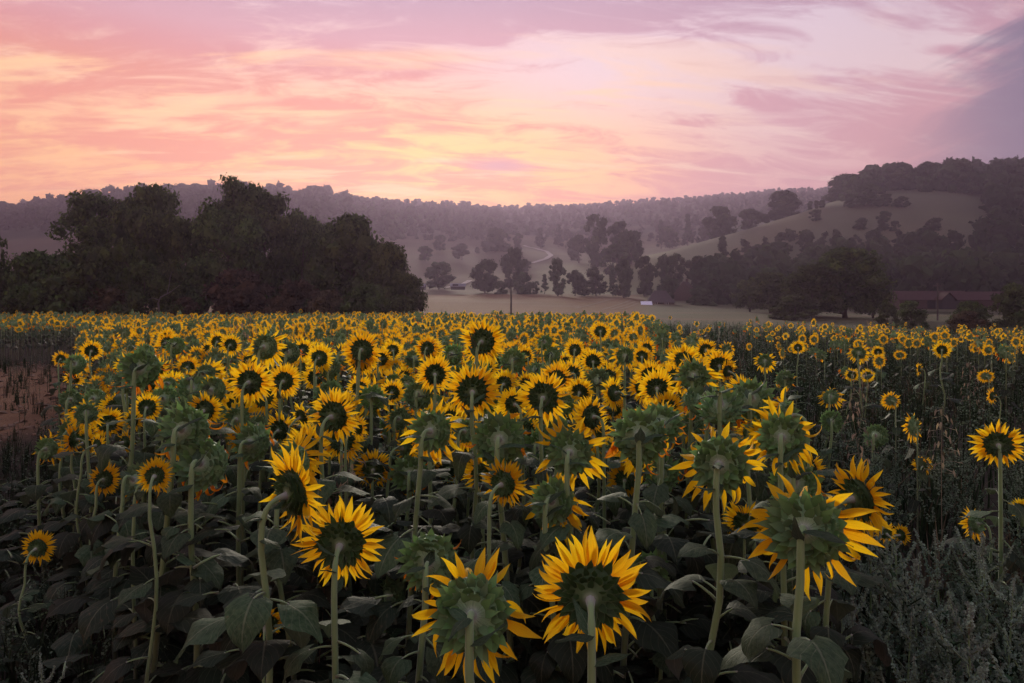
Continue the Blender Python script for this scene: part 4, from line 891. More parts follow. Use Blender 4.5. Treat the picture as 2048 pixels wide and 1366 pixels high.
# ------------------------------------------------------------------ the flowers that can be told apart
# (px, py, diameter px, yaw to the line of sight, pitch of the face, state, real diameter m, label)
HERO = [
 (1180, 1190, 230, -2, 2, 'fresh', .33, 'biggest fresh yellow sunflower, back turned, lowest row beside the ragged one'),
 (945, 1228, 225, 4, -18, 'aging', .34, 'large ragged sunflower with broad green back, touching the biggest fresh one'),
 (682, 1086, 168, 10, 4, 'fresh', .32, 'fresh sunflower with wide yellow ring below the side-on flower'),
 (588, 985, 178, 62, 8, 'fresh', .33, 'tall side-on sunflower with dark back and thick bent neck'),
 (1612, 1060, 215, 8, -16, 'aging', .36, 'huge green-backed sunflower with few torn petals at the weed edge'),
 (1718, 996, 146, 50, 6, 'fresh', .30, 'side-on sunflower fanning petals towards the weeds'),
 (1590, 972, 112, 4, -30, 'green', .27, 'spiky green head crowded behind the huge green-backed one'),
 (1440, 927, 160, 6, -6, 'aging', .32, 'bright sunflower with spiky yellow ring and green back beside barn side gap'),
 (1565, 875, 132, 4, -12, 'aging', .31, 'green-backed sunflower with drooping petals behind the spiky yellow ring'),
 (1490, 1045, 88, 2, 24, 'fresh', .23, 'small upturned sunflower between two big stems at the weed edge'),
 (1618, 937, 72, 40, 4, 'fresh', .22, 'small sunflower half hidden behind the drooping green-backed one'),
 (1280, 872, 128, 2, -14, 'green', .32, 'large bristly green head without petals in the middle rows'),
 (1322, 848, 96, -4, -20, 'green', .28, 'second bristly green head tucked behind the large petal-less one'),
 (1140, 905, 132, 6, -10, 'aging', .33, 'wide green-backed sunflower with a thick fringe of petals'),
 (1108, 1004, 128, 22, -18, 'aging', .31, 'green head drooping on a long leaning stem above the biggest flower'),
 (1000, 880, 122, 6, -14, 'green', .32, 'round green head with a hooked pale neck in the middle rows'),
 (948, 905, 70, 4, 0, 'fresh', .26, 'small yellow flower peeping out behind the hooked neck head'),
 (866, 862, 118, 26, -8, 'aging', .31, 'green-backed sunflower with a skirt of petals and stout neck'),
 (800, 838, 66, 22, -14, 'aging', .27, 'small drooping flower beside the skirted sunflower'),
 (945, 783, 108, 2, 2, 'fresh', .31, 'fresh sunflower directly below the tallest one'),
 (1087, 795, 108, 8, 2, 'fresh', .31, 'fresh sunflower with dark centre on the barn side of the pair'),
 (966, 683, 92, 20, 4, 'fresh', .33, 'tallest sunflower standing above the whole field'),
 (870, 748, 74, 0, 4, 'fresh', .29, 'fresh sunflower under the grove side of the tallest one'),
 (724, 700, 78, 10, -2, 'fresh', .31, 'upper flower of the overlapping pair in front of willow'),
 (722, 724, 62, 14, 4, 'fresh', .25, 'lower flower of the overlapping pair in front of willow'),
 (855, 697, 52, 16, 0, 'fresh', .28, 'neat dark-backed flower just grove side of the tallest'),
 (500, 764, 88, 22, 2, 'fresh', .30, 'fresh sunflower with pale back, twin of its smaller neighbour'),
 (568, 762, 68, 18, 4, 'fresh', .27, 'smaller dark-centred twin beside the pale-backed fresh sunflower'),
 (428, 782, 84, 38, -12, 'aging', .30, 'drooping sunflower with arched neck beside the fresh twins'),
 (412, 750, 64, 34, -18, 'aging', .29, 'ragged flower behind the arched neck sunflower'),
 (284, 738, 92, 22, -8, 'green', .32, 'big green head with a few long stray petals near the soil'),
 (183, 702, 42, 8, 4, 'fresh', .28, 'lone fresh flower standing tall towards the bare soil'),
 (122, 718, 32, 18, 4, 'fresh', .26, 'outermost small flower beside the bare soil'),
 (372, 862, 118, 24, -16, 'green', .31, 'heavy green head with bristly rim, upper of the hanging three'),
 (408, 928, 122, 26, -18, 'green', .31, 'heavy green head with a bent neck, lowest of the hanging three'),
 (508, 886, 96, 42, -14, 'green', .30, 'side-turned green head with curled orange petals, third of the hanging three'),
 (668, 832, 110, 32, 2, 'fresh', .31, 'upturned sunflower fanning petals over the round flower'),
 (684, 880, 86, 2, 2, 'fresh', .29, 'round fresh flower with a tidy ring next to the upturned fan'),
 (614, 895, 100, 30, 4, 'fresh', .30, 'fresh sunflower above the side-on flower'),
 (590, 928, 118, 44, -8, 'aging', .31, 'green-backed flower hidden behind the side-on flower'),
 (747, 938, 78, 4, 2, 'fresh', .28, 'small tidy sunflower beside a round green head'),
 (820, 946, 84, 4, -10, 'green', .29, 'round green head between two small yellow flowers'),
 (893, 942, 62, 0, 12, 'fresh', .25, 'small low sunflower with dark face on the round head side'),
 (745, 797, 74, 4, -16, 'aging', .29, 'hanging flower on a straight stem below the overlapping pair'),
 (838, 790, 72, 10, -16, 'green', .29, 'green head without petals below the tallest flower neighbours'),
 (1314, 776, 74, 0, 4, 'fresh', .29, 'bright ringed sunflower, front one of two stacked rings'),
 (1300, 752, 64, -2, 6, 'fresh', .29, 'yellow flower stacked behind the bright ringed sunflower'),
 (1388, 752, 88, 6, -10, 'aging', .31, 'green-backed flower at the weed edge behind the stacked rings'),
 (1368, 722, 66, 2, -2, 'fresh', .30, 'fresh flower above the green-backed weed edge flower'),
 (1442, 818, 104, 4, -48, 'green', .31, 'flat nodding green head seen from above with orange tufts'),
 (1505, 802, 98, 6, -24, 'green', .31, 'dark green nodding head beside the flat nodding one'),
 (1484, 782, 64, 4, 16, 'fresh', .28, 'yellow crown of petals rising behind the dark nodding head'),
 (1322, 948, 86, 6, -22, 'green', .28, 'withered head hanging orange petals under the bristly green one'),
 (860, 1122, 134, 8, -10, 'green', .29, 'bristly green head above the ragged sunflower'),
 (1300, 1142, 86, -4, -6, 'bud', .22, 'closed green head beside the biggest fresh sunflower'),
 (776, 1192, 80, 10, -14, 'bud', .24, 'dim closed green head low beside the ragged sunflower'),
 (530, 1246, 88, 4, 30, 'fresh', .20, 'low upturned yellow flower hidden among leaves under the wide ring'),
 (76, 1095, 66, 34, 4, 'fresh', .20, 'small sunflower alone in the dark weeds'),
 (190, 1076, 46, -62, 4, 'fresh', .18, 'small side-on flower in the dark leaves facing the soil'),
 (96, 898, 64, 36, -6, 'aging', .25, 'ragged small flower at the edge of bare soil'),
 (146, 878, 62, -66, 4, 'fresh', .24, 'thin edge-on yellow flower next to the ragged small one'),
 (215, 846, 62, 0, 12, 'fresh', .25, 'yellow flower covered by a leaf near the bare soil'),
 (1996, 889, 90, -6, 4, 'fresh', .28, 'short-petalled sunflower standing alone among the tall weeds'),
 (1984, 792, 32, -64, 0, 'fresh', .22, 'edge-on flower on a thin arched stem in the weeds'),
 (1771, 1066, 44, -30, 6, 'fresh', .14, 'inner flower of the little pair in the weeds'),
 (1803, 1070, 40, 46, 0, 'fresh', .13, 'outer flower of the little pair in the weeds'),
 (1950, 1048, 56, -50, -14, 'aging', .19, 'nodding small flower over the pale seedy weeds'),
 (1845, 932, 38, 10, 6, 'fresh', .19, 'little flower with a leaf across it in the weeds'),
 (1663, 842, 48, 0, -8, 'bud', .25, 'closed green head on a straight stem among weeds'),
 (1752, 872, 52, 10, -18, 'bud', .26, 'closed nodding green head deeper in the weeds'),
 (1662, 795, 44, 8, -22, 'aging', .26, 'nodding flower with petals on one side in the weeds'),
 (1570, 758, 42, 0, -20, 'green', .27, 'round green head with an orange fringe at the weed edge'),
 (1530, 722, 40, 2, -4, 'aging', .29, 'wide flower in the small clump out in the weeds'),
 (1596, 695, 28, -2, 6, 'fresh', .25, 'lone upright flower on a bent stem beyond the clump'),
 (1718, 706, 38, 4, -6, 'aging', .29, 'larger flower of two side by side in the far weeds'),
 (1756, 704, 26, 0, 4, 'fresh', .26, 'smaller flower of two side by side in the far weeds'),
 (1704, 750, 28, 2, -4, 'fresh', .22, 'first of two twin flowers low in the weeds'),
 (1735, 751, 28, 2, 2, 'fresh', .22, 'second of two twin flowers low in the weeds'),
 (1838, 738, 26, -74, 0, 'fresh', .25, 'edge-on upright yellow sliver among the weeds'),
 (1884, 700, 34, 2, 0, 'fresh', .29, 'largest flower of the far barn side patch'),
 (1640, 1358, 52, 10, 12, 'fresh', .15, 'little yellow flower low under the huge green-backed one'),
 (1026, 722, 60, 4, -10, 'green', .31, 'broad green head just barn side of the tallest one'),
 (1008, 768, 56, 12, 2, 'fresh', .27, 'flower squeezed between the two fresh big rings'),
 (1128, 808, 66, 16, -12, 'aging', .28, 'ragged head leaning out behind the dark-centred fresh sunflower'),
 (1196, 762, 62, 2, -16, 'green', .29, 'withered head midway between dark-centred flower and stacked rings'),
 (1228, 818, 50, 6, 6, 'fresh', .24, 'little yellow flower peeping over the bristly green heads'),
 (1150, 700, 44, 6, 0, 'fresh', .28, 'neat flower on a tall stem behind the dark-centred one'),
 (1250, 712, 52, 0, -6, 'aging', .30, 'wide ragged flower up-field of the stacked rings'),
 (1412, 700, 46, 4, 2, 'fresh', .30, 'last bright flower where the rows meet the weeds'),
 (640, 716, 58, 22, 2, 'fresh', .30, 'side-turned flower on the grove side of overlapping pair'),
 (606, 700, 46, 14, 4, 'fresh', .27, 'small fresh flower near the side-turned one'),
 (532, 694, 74, 24, -4, 'aging', .33, 'large green-backed flower above the fresh twins'),
 (462, 690, 44, 20, 2, 'fresh', .28, 'second flower of the neat pair above the ragged flower'),
 (436, 684, 42, 16, 4, 'fresh', .28, 'first flower of the neat pair above the ragged flower'),
 (352, 692, 44, 24, -14, 'green', .29, 'small withered head above the big stray-petalled one'),
 (334, 676, 38, 12, 4, 'fresh', .28, 'dark-centred flower farther up from the stray-petalled head'),
 (578, 706, 56, 14, -14, 'green', .30, 'nodding green head above the dark-centred twin'),
 (660, 736, 54, 12, -20, 'green', .29, 'drooping green head under the side-turned flower'),
 (785, 852, 60, 12, -18, 'green', .27, 'drooping bare head beside the hanging straight-stemmed flower'),
 (900, 838, 64, 10, 0, 'fresh', .28, 'yellow flower half behind the skirted sunflower'),
 (1050, 862, 70, -4, 2, 'fresh', .29, 'fresh flower between the hooked neck head and wide fringe'),
 (1212, 905, 72, -8, -4, 'aging', .29, 'orange-fringed flower squeezed beside the large bristly green head'),
 (478, 838, 74, 28, -4, 'aging', .29, 'half-turned flower behind the hanging three'),
 (560, 860, 72, 30, 4, 'fresh', .28, 'fresh flower behind the side-turned green head'),
 (330, 800, 66, 20, -20, 'green', .29, 'withered head between stray-petalled head and the hanging three'),
 (1385, 850, 70, 2, -10, 'aging', .28, 'ragged flower behind the spiky yellow ring'),
 (1250, 960, 70, 4, 0, 'fresh', .26, 'shadowed flower below the large bristly green head'),
 (2042, 1018, 40, 10, 4, 'fresh', .17, 'small flower at the picture edge on a curved stem'),
]
def face(yaw, pitch): return Vector((math.sin(yaw) * math.cos(pitch), math.cos(yaw) * math.cos(pitch), math.sin(pitch)))
DISC = {'fresh': .262, 'aging': .315, 'green': .385, 'bud': .40}
GS = 'sunflowers facing away from the camera'
for i, (px, py, D, yaw, pit, st, dia, lab) in enumerate(HERO):
    d = F * dia / D; c = at(px, py, d)
    n = face(AZ(px) + R(yaw), R(pit)); fore = 1.0
    det = 2 if D >= 84 else 1
    zz = c.z
    ro = sunflower(c, n, dia * DISC[st], st, 1000 + i, det, nleaf=15 if D > 100 else (11 if D > 60 else 7), leafsize=.24 if dia > .24 else .15, thick=1.0 if dia > .24 else .75, lean=random.uniform(-.04, .04))
    tag(ro, lab, 'sunflower', GS); FLOWERS.append((px, py, D, st, d, c.x))

# ------------------------------------------------------------------ the rest of the crop
def left_edge(d): return np.where(d < 6, .9 - .80 * d, np.where(d < 26, -3.9 - .62 * (d - 6), -1.4 * d))
def right_edge(d): return 1.0 + .175 * d
def fill():
    r = np.random.default_rng(5); cell = {}; pts = []
    def ok(x, y, s):
        i, j = int(x // .5), int(y // .5)
        for a in (-1, 0, 1):
            for b in (-1, 0, 1):
                for (u, v) in cell.get((i + a, j + b), ()):
                    if (u - x) ** 2 + (v - y) ** 2 < s * s: return False
        cell.setdefault((i, j), []).append((x, y)); return True
    for (px, py, D, st, d, cx) in FLOWERS: cell.setdefault((int(cx // .5), int(d // .5)), []).append((cx, d))
    def run(n, d0, d1, lo, hi, s, p=None):
        for _ in range(n):
            d = math.sqrt(r.uniform(d0 * d0, d1 * d1)); a, b = float(lo(d)), float(hi(d))
            if b <= a: continue
            x = r.uniform(a, b)
            if abs(x) > .80 * d + 1.5: continue
            if p is not None and r.random() > p(x, d): continue
            if ok(x, d, s): pts.append((x, d))
    run(14000, 2.7, 6, left_edge, right_edge, .235)
    run(9000, 6, 9, left_edge, right_edge, .29)
    run(22000, 9, 16, left_edge, right_edge, .36)
    run(24000, 16, 34, left_edge, right_edge, .40)
    run(24000, 34, 56, left_edge, right_edge, .48)
    run(9000, 9, 56, lambda d: right_edge(d) + .4, lambda d: .85 * d + 3, .55, lambda x, d: np.clip((d - 9.5) / 9, .02, 1.0) * (.62 if x > right_edge(d) + 1.2 + .12 * d else .16) * (1.0 if d < 32 else .05) * (1.0 if vnoise(x, d, .45) > -.15 else .25))
    run(60, 3.2, 9, lambda d: right_edge(d) + .3, lambda d: .8 * d + .5, .8)
    run(50, 3.0, 9, lambda d: -.8 * d - .5, lambda d: float(left_edge(d)) - .2, .8)
    return np.array(pts)
PTS = fill()
def assign():
    out = []
    hx = np.array([f[0] for f in FLOWERS]); hy = np.array([f[1] for f in FLOWERS]); hd = np.array([f[2] for f in FLOWERS]); hdist = np.array([f[4] for f in FLOWERS])
    for (x, d) in PTS:
        small = x > right_edge(d) or (x < float(left_edge(d)) + .5 and d < 12)
        z = 1.45 + rng.normal() * .13 - (.22 if small else 0) + float(zt(x, d)); dia = rng.choice([rng.uniform(.25, .33), rng.uniform(.16, .27)], p=[.66, .34]) * (.85 if small else 1)
        px, py = 1024 + F * x / d, HY - (z - H) / d * F; D = F * dia / d
        if py > 985 and D > 60: continue
        if d < 9:                                          # leave the named flowers uncovered
            gap = np.hypot(hx - px, hy - py) - .27 * (hd + D)
            if np.any((gap < 0) & (hdist > d - .4)): continue
        u = rng.random(); fr = .48 - .16 * min(1, max(0, (d - 14) / 20)); st = 'fresh' if u < fr else ('aging' if u < fr + .2 else ('bud' if u > .93 and d < 14 else 'green'))
        out.append((D, px, py, x, d, z, dia, st))
    out.sort(key=lambda q: -q[0]); return out
ALL = assign()
N_THINGS = 300 - len(HERO)
MARKS = [('the tallest sunflower', 966, 683), ('the fresh twins', 530, 763), ('the overlapping pair', 722, 710), ('the stacked rings', 1308, 764), ('the biggest fresh flower', 1180, 1190),
         ('the side-on flower', 588, 985), ('the bristly green head', 1280, 872), ('the skirted sunflower', 866, 862), ('the lone soil-side flower', 183, 702), ('the weed edge nodding head', 1442, 818),
         ('the field pole', 1022, 640), ('the willow foot', 720, 650), ('the thorn bush foot', 480, 650), ('the house gable', 1320, 650), ('the little weed pair', 1785, 1068), ('the barn front', 1860, 680), ('the bramble corner', 130, 660)]
ORD = ['first', 'second', 'third', 'fourth', 'fifth', 'sixth', 'seventh', 'eighth', 'ninth', 'tenth', 'eleventh', 'twelfth', 'thirteenth', 'fourteenth', 'fifteenth', 'sixteenth', 'seventeenth', 'eighteenth', 'nineteenth', 'twentieth']
STW = {'fresh': 'fresh yellow-ringed sunflower', 'aging': 'ragged green-backed sunflower', 'green': 'withered green-headed sunflower', 'bud': 'closed green-headed sunflower'}
def names_for(items):
    grp = {}
    for i, it in enumerate(items):
        D, px, py, x, d, z, dia, st = it
        k = min(range(len(MARKS)), key=lambda q: math.hypot(MARKS[q][1] - px, (MARKS[q][2] - py) * 1.6)); dx, dy = px - MARKS[k][1], (py - MARKS[k][2]) * 1.6
        side = ('barn side' if dx > 0 else 'grove side') if abs(dx) > abs(dy) else ('near side' if dy > 0 else 'far side')
        grp.setdefault((st, k, side), []).append((math.hypot(dx, dy), i))
    lab = {}
    for (st, k, side), v in grp.items():
        for q, (_, i) in enumerate(sorted(v)): lab[i] = '%s, %s out from %s on the %s' % (STW[st], ORD[min(q, 19)], MARKS[k][0], side)
    return lab
vis = [q for q in ALL if -20 < q[1] < 2068 and q[2] < 1366]
ITEMS = vis[:N_THINGS]; LAB = names_for(ITEMS)
for i, (D, px, py, x, d, z, dia, st) in enumerate(ITEMS):
    yaw = random.gauss(-1, 22); pit = {'fresh': random.gauss(2, 10), 'aging': random.gauss(-12, 11), 'green': random.gauss(-24, 14), 'bud': random.gauss(-14, 16)}[st]
    ro = sunflower(Vector((x, d, z)), face(R(yaw), R(pit)), dia * DISC[st], st, 4000 + i, 1, nleaf=7 if d < 8 else 5, leafsize=.24, low=.3)
    tag(ro, LAB[i], 'sunflower', GS)
REST = [q[:7] + ('green' if q[7] == 'bud' else q[7],) for q in vis[N_THINGS:]]
# plants for the mass behind: the same shapes, simpler
def crop_plant(seed, state, lod):
    r = random.Random(seed); mb = MB(); pit = R({'fresh': r.gauss(2, 6), 'aging': r.gauss(-10, 6), 'green': r.gauss(-20, 8)}[state]); n = face(R(r.gauss(0, 10)), pit); x, y, z = head_frame(n)
    c = Vector((0, 0, 1.47)); dia = .285; Rd = dia * DISC[state]; hm = frame(x, y, z, c, Rd); g = Vector((x.z, y.z, z.z)) * -1
    P3 = c - z * .4 * Rd
    mb.tube([Vector((0, P3.y - .07, 0)), Vector((0, P3.y - .07, 1.38)), P3 + Vector((0, -.05, -.01)), P3], [.011, .010, .010, .012], 3 if lod else 5, 2)
    hd = MB(); ns = 6 if lod else 12; pts = []
    rings = ((.08, -.42), (.8, -.15), (1.0, .04)) if lod else ((.08, -.42), (.45, -.30), (.85, -.12), (1.0, .04), (.3, .1))
    for (q, zz) in rings:
        pts += [(q * math.cos(6.2832 * k / ns), q * math.sin(6.2832 * k / ns), zz) for k in range(ns)]
    hd.grid(pts, [(0, .5)] * len(pts), len(rings), ns, 1, True); mb.add(hd, hm)
    def kite(m, w, L, mat, vv=(.1, .5, 1.0)):
        o = len(mb.V); mb.V += [tuple(m @ Vector(p)) for p in ((-.12 * w, 0, 0), (.12 * w, 0, 0), (.5 * w, .45 * L, .03), (0, L, 0), (-.5 * w, .45 * L, .03))]; mb.U += [(.4, .05), (.6, .05), (.9, .45), (.5, 1), (.1, .45)]
        mb.F.append((o, o + 1, o + 2, o + 3, o + 4)); mb.M.append(mat)
    sp = petal_spec(r, state, g); step = 3 if lod else 1
    for k, i, m in sp[::step]: kite(hm @ m, .28 * (2.4 if lod else 1.1), 1.0, 4 if k == 'w' else 0)
    for i, m in bract_spec(r, state)[::(6 if lod else 2)]: kite(hm @ m, .36 * (1.9 if lod else 1), .62, 3)
    a = r.uniform(0, 6)
    for i in range(4 if lod else 7):
        f = .45 + .52 * i / (4 if lod else 7); a += 2.4; s = .22 * (1.1 - .5 * f); m = Matrix.Translation((0, P3.y - .07, 1.38 * f)) @ Matrix.Rotation(a, 4, 'Z')
        o = len(mb.V); mb.V += [tuple(m @ Vector(p)) for p in ((0, 0, 0), (-.4 * s, .55 * s, .03), (.4 * s, .55 * s, .03), (-.32 * s, 1.0 * s, -.05), (.32 * s, 1.0 * s, -.05), (0, 1.45 * s, -.22 * s - .05))]; mb.U += [(.5, 0), (0, .3), (1, .3), (.1, .6), (.9, .6), (.5, 1)]
        mb.F += [(o, o + 2, o + 1), (o + 1, o + 2, o + 4, o + 3), (o + 3, o + 4, o + 5)]; mb.M += [6 if f > .7 else 5] * 3
    return mb.tris()
CV = {(s, l): [crop_plant(60 + i * 3 + l * 50 + j * 200, s, l) for i in range(4)] for j, s in enumerate(('fresh', 'aging', 'green')) for l in (0, 1)}
def crop(name, items, lod, lab):
    keys = [('fresh', lod), ('aging', lod), ('green', lod)]; variants = sum([CV[k] for k in keys], []); n = len(items)
    P_ = np.array([(q[3], q[4], float(zt(q[3], q[4]))) for q in items]); Sz = np.array([(q[5] - p[2]) / 1.47 for q, p in zip(items, P_)]); S = np.array([q[6] / .285 for q in items])
    pick = np.array([{'fresh': 0, 'aging': 4, 'green': 8}[q[7]] for q in items]) + rng.integers(0, 4, n)
    o = scatter_join(name, variants, P_, S, R(1) * rng.normal(1, 22, n), [M_PETAL, M_BACKF, M_STEM, M_BRACT, M_OLD, M_LEAF, M_TOP], pick, Sz); o['label'] = lab; return o
M_BACKF = material('flower back far', lambda g: pbsdf(g, hsv(g, (.14, .24, .10, 1), .5, 1.0, lin(g, g.new('ShaderNodeNewGeometry').outputs['Random Per Island'], .7, 1.4)), .6, .2))
if REST:
    crop('sunflower_crop', [q for q in REST if q[4] < 20], 0, 'middle rows of sunflowers too many to count')
    crop('distant_sunflower_crop', [q for q in REST if q[4] >= 20], 1, 'far rows of sunflowers merging into a yellow band')
print('SUNFLOWERS', len(HERO), len(ITEMS), len(REST))

# ------------------------------------------------------------------ weeds
def spike(mb, path, rad, n, r, knob, mat=0):
    """a seed spike: many little lumpy clusters along a stalk"""
    iv, it = ico()
    for i in range(n):
        t = (i + r.random()) / n; k = t * (len(path) - 1); j = min(len(path) - 2, int(k)); p = path[j].lerp(path[j + 1], k - j); w = rad * (1 - .75 * t)
        q = p + Vector((r.gauss(0, 1), r.gauss(0, 1), r.gauss(0, .6))).normalized() * w * r.uniform(.3, 1); s = knob * r.uniform(.6, 1.3)
        o = len(mb.V); mb.V += [(q.x, q.y, q.z + s)] + [(q.x + s * .8 * math.cos(a + i), q.y + s * .8 * math.sin(a + i), q.z + s * .1) for a in (0, 2.09, 4.19)] ; mb.U += [(0, 0)] * 4
        for f in ((0, 1, 2), (0, 2, 3), (0, 3, 1), (3, 2, 1)): mb.F.append(tuple(o + a for a in f)); mb.M.append(mat)
def fat_hen(seed, h=1.0, dense=1.0, knob=.0095):
    r = random.Random(seed); st, sp, lf = MB(), [], MB(); top = Vector((r.gauss(0, .05), r.gauss(0, .05), h)); main = [Vector((0, 0, 0)), Vector((top.x * .3, top.y * .3, h * .35)), Vector((top.x * .7, top.y * .7, h * .7)), top]
    st.tube(main, [.008, .007, .005, .002], 5)
    m = MB(); spike(m, [main[2], main[2].lerp(top, .5), top], .034, int(110 * dense), r, knob); sp.append(m); a = r.uniform(0, 6)
    nb = r.randint(9, 13)
    for i in range(nb):
        f = .28 + .62 * i / nb; a += 2.4 + r.gauss(0, .3); k = f * 3; j = min(2, int(k)); p = main[j].lerp(main[j + 1], k - j); L = h * (.34 - .20 * f) * r.uniform(.8, 1.3)
        e = p + Vector((math.cos(a) * L * .62, math.sin(a) * L * .62, L * .85)); mid = p.lerp(e, .5) + Vector((math.cos(a), math.sin(a), -.3)) * L * .1
        st.tube([p, mid, e], [.004, .003, .001], 4); m = MB(); spike(m, [p.lerp(mid, .5), mid, e], .026, int(72 * dense), r, knob); sp.append(m)
    for i in range(int(26 * dense)):
        f = r.uniform(.1, .85); k = f * 3; j = min(2, int(k)); p = main[j].lerp(main[j + 1], k - j); a = r.uniform(0, 6.28); L = r.uniform(.03, .07); q = p + Vector((math.cos(a), math.sin(a), .3)) * r.uniform(.03, .14)
        d = Vector((math.cos(a), math.sin(a), r.uniform(-.6, .3))).normalized(); s = Vector((-math.sin(a), math.cos(a), 0)) * L * .28; o = len(lf.V)
        lf.V += [tuple(q), tuple(q + d * L * .5 + s), tuple(q + d * L), tuple(q + d * L * .5 - s)]; lf.U += [(0, 0)] * 4; lf.F.append((o, o + 1, o + 2, o + 3)); lf.M.append(0)
    return st, sp, lf
FH = []
for i in range(6):
    st, sp, lf = fat_hen(70 + i, 1.0, 1.0); FH.append((st.mesh('stem', [M_STEM]), [m.mesh('seed_spike', [M_WEEDN], False) for m in sp], lf.mesh('foliage', [M_WLEAF])))
def wx(r, side, d0, d1):
    d = math.sqrt(r.uniform(d0 * d0, d1 * d1))
    if side > 0: x = r.uniform(float(right_edge(d)) * .92 + .1, .80 * d + .3)
    else: x = r.uniform(-.80 * d - .3, float(left_edge(d)) + .1)
    return x, d
WLAB = {1: 'grey seedy fat hen weed %s, %s along from the huge green-backed flower', -1: 'grey seedy fat hen weed %s, %s along from the side-on flower'}
wr = random.Random(3); placed = []
def wk(d): return 'near the camera' if d < 2.1 else ('a step back' if d < 2.7 else ('deeper in' if d < 3.4 else 'far back'))
for side, cnt, d0, d1 in ((1, 46, 1.45, 4.0), (-1, 12, 1.5, 3.2)):
    row = []
    tries = 0
    while len(row) < cnt and tries < 3000:
        tries += 1; x, d = wx(wr, side, d0, d1)
        if all((x - a) ** 2 + (d - b) ** 2 > .17 ** 2 for a, b in placed): placed.append((x, d)); row.append((x, d))
    mx = 1620 if side > 0 else 588
    row.sort(key=lambda q: abs(1024 + F * q[0] / q[1] - mx))
    for i, (x, d) in enumerate(row):
        st, sp, lf = FH[wr.randrange(6)]; s = wr.uniform(.75, 1.12) * (.92 if d > 2 else .85) * (1 if side > 0 else .62); root = ob('fat_hen_weed', None); root.location = (x, d, float(zt(x, d))); root.rotation_euler = (0, 0, wr.uniform(0, 6.28)); root.scale = (s, s, s)
        ob('stem', st, root); tag(ob('foliage', lf, root), kind='stuff')
        for m in sp: ob('seed_spike', m, root)
        py = HY - (s - H) / d * F; k = wk(d)
        n = sum(1 for j in range(i) if wk(row[j][1]) == k)
        tag(root, WLAB[side] % (k, ORD[min(n, 19)]), 'weed', 'seedy weeds around the sunflowers')
def weed_variant(seed, dense, knob):
    st, sp, lf = fat_hen(seed, 1.0, dense, knob); m = MB(); I = Matrix.Identity(4); m.add(st, I, 0)
    for s in sp: m.add(s, I, 1)
    m.add(lf, I, 2); return m.tris()
WV0 = [weed_variant(200 + i, .27, .0155) for i in range(5)]
def cheap_weed(seed, kind, n):
    r = random.Random(seed); m = MB()
    if kind == 'seed':
        top = Vector((r.gauss(0, .06), r.gauss(0, .06), 1)); m.tube([(0, 0, 0), tuple(top * .5), tuple(top)], [.012, .009, .003], 3, 0)
        br = [(top * .5, top)] + [(top * f, top * f + Vector((math.cos(i * 2.4), math.sin(i * 2.4), 1.1)) * .2 * r.uniform(.6, 1.3)) for i, f in enumerate((.3, .4, .5, .6, .7, .78))]
        for i in range(n):
            a, b = br[r.randrange(len(br))]; q = a.lerp(b, r.random()) + Vector((r.gauss(0, .02), r.gauss(0, .02), r.gauss(0, .02))); d = Vector((r.gauss(0, 1), r.gauss(0, 1), r.gauss(.4, .6))).normalized() * r.uniform(.02, .045); e = d.orthogonal().normalized() * d.length * .45; o = len(m.V)
            m.V += [tuple(q), tuple(q + d * .5 + e), tuple(q + d), tuple(q + d * .5 - e)]; m.U += [(0, 0)] * 4; m.F.append((o, o + 1, o + 2, o + 3)); m.M.append(1 if r.random() < .7 else 2)
    else:
        for i in range(n):
            a = r.uniform(0, 6.28); L = r.uniform(.5, 1.05); lean = r.uniform(.05, .45); p0 = Vector((r.gauss(0, .05), r.gauss(0, .05), 0)); d = Vector((math.cos(a), math.sin(a), 0)); s = Vector((-math.sin(a), math.cos(a), 0)) * .008; p1 = p0 + d * lean * .35 * L + Vector((0, 0, L * .6)); p2 = p0 + d * lean * L + Vector((0, 0, L * r.uniform(.75, 1))); o = len(m.V)
            m.V += [tuple(p0 - s), tuple(p0 + s), tuple(p1 - s), tuple(p1 + s), tuple(p2)]; m.U += [(0, 0)] * 5; m.F += [(o, o + 1, o + 3, o + 2), (o + 2, o + 3, o + 4)]; m.M += [3 if kind == 'dry' else 2] * 2
    return m.tris()
WV1 = [cheap_weed(220 + i, 'seed', 60) for i in range(5)] + [cheap_weed(240 + i, 'green', 20) for i in range(3)] + [cheap_weed(250, 'dry', 14)]
def weeds(name, n, d0, d1, side, variants, hmin, hmax, lab, seed, inside=False):
    r = np.random.default_rng(seed); P_ = []
    while len(P_) < n:
        d = math.sqrt(r.uniform(d0 * d0, d1 * d1))
        lo, hi = (float(right_edge(d)), .82 * d + 1.2) if side > 0 else ((-.82 * d - 1.0, float(left_edge(d)) + .2) if side < 0 else (float(left_edge(d)), float(right_edge(d))))
        if hi <= lo: continue
        x = r.uniform(lo, hi)
        if side < 0 and x < -7.0 and 7 < d < 28 and r.random() < .93: continue
        P_.append((x, d, float(zt(x, d))))
    P_ = np.array(P_); S = r.uniform(hmin, hmax, n); o = scatter_join(name, variants, P_, S * 1.05, r.uniform(0, 6.28, n), [M_WLEAF, M_WEED, M_WLEAF, M_STRAW], r.integers(0, len(variants), n), S); o['label'] = lab
weeds('weeds', 260, 2.2, 7.5, 1, WV0 + WV1[5:], .55, .98, 'thick grey-green weeds beyond the sunflower rows', 31)
weeds('tall_weeds', 2700, 7.0, 30, 1, WV1, .6, 1.05, 'dull weed belt on the barn side of the rows', 32)
weeds('far_weeds', 900, 30, 60, 1, WV1, .9, 1.35, 'green weed strip at the far field edge', 33)
weeds('dark_weeds', 240, 1.5, 7.0, -1, WV0[:2] + WV1[2:7], .25, .6, 'dark low weeds towards the bare soil', 34)
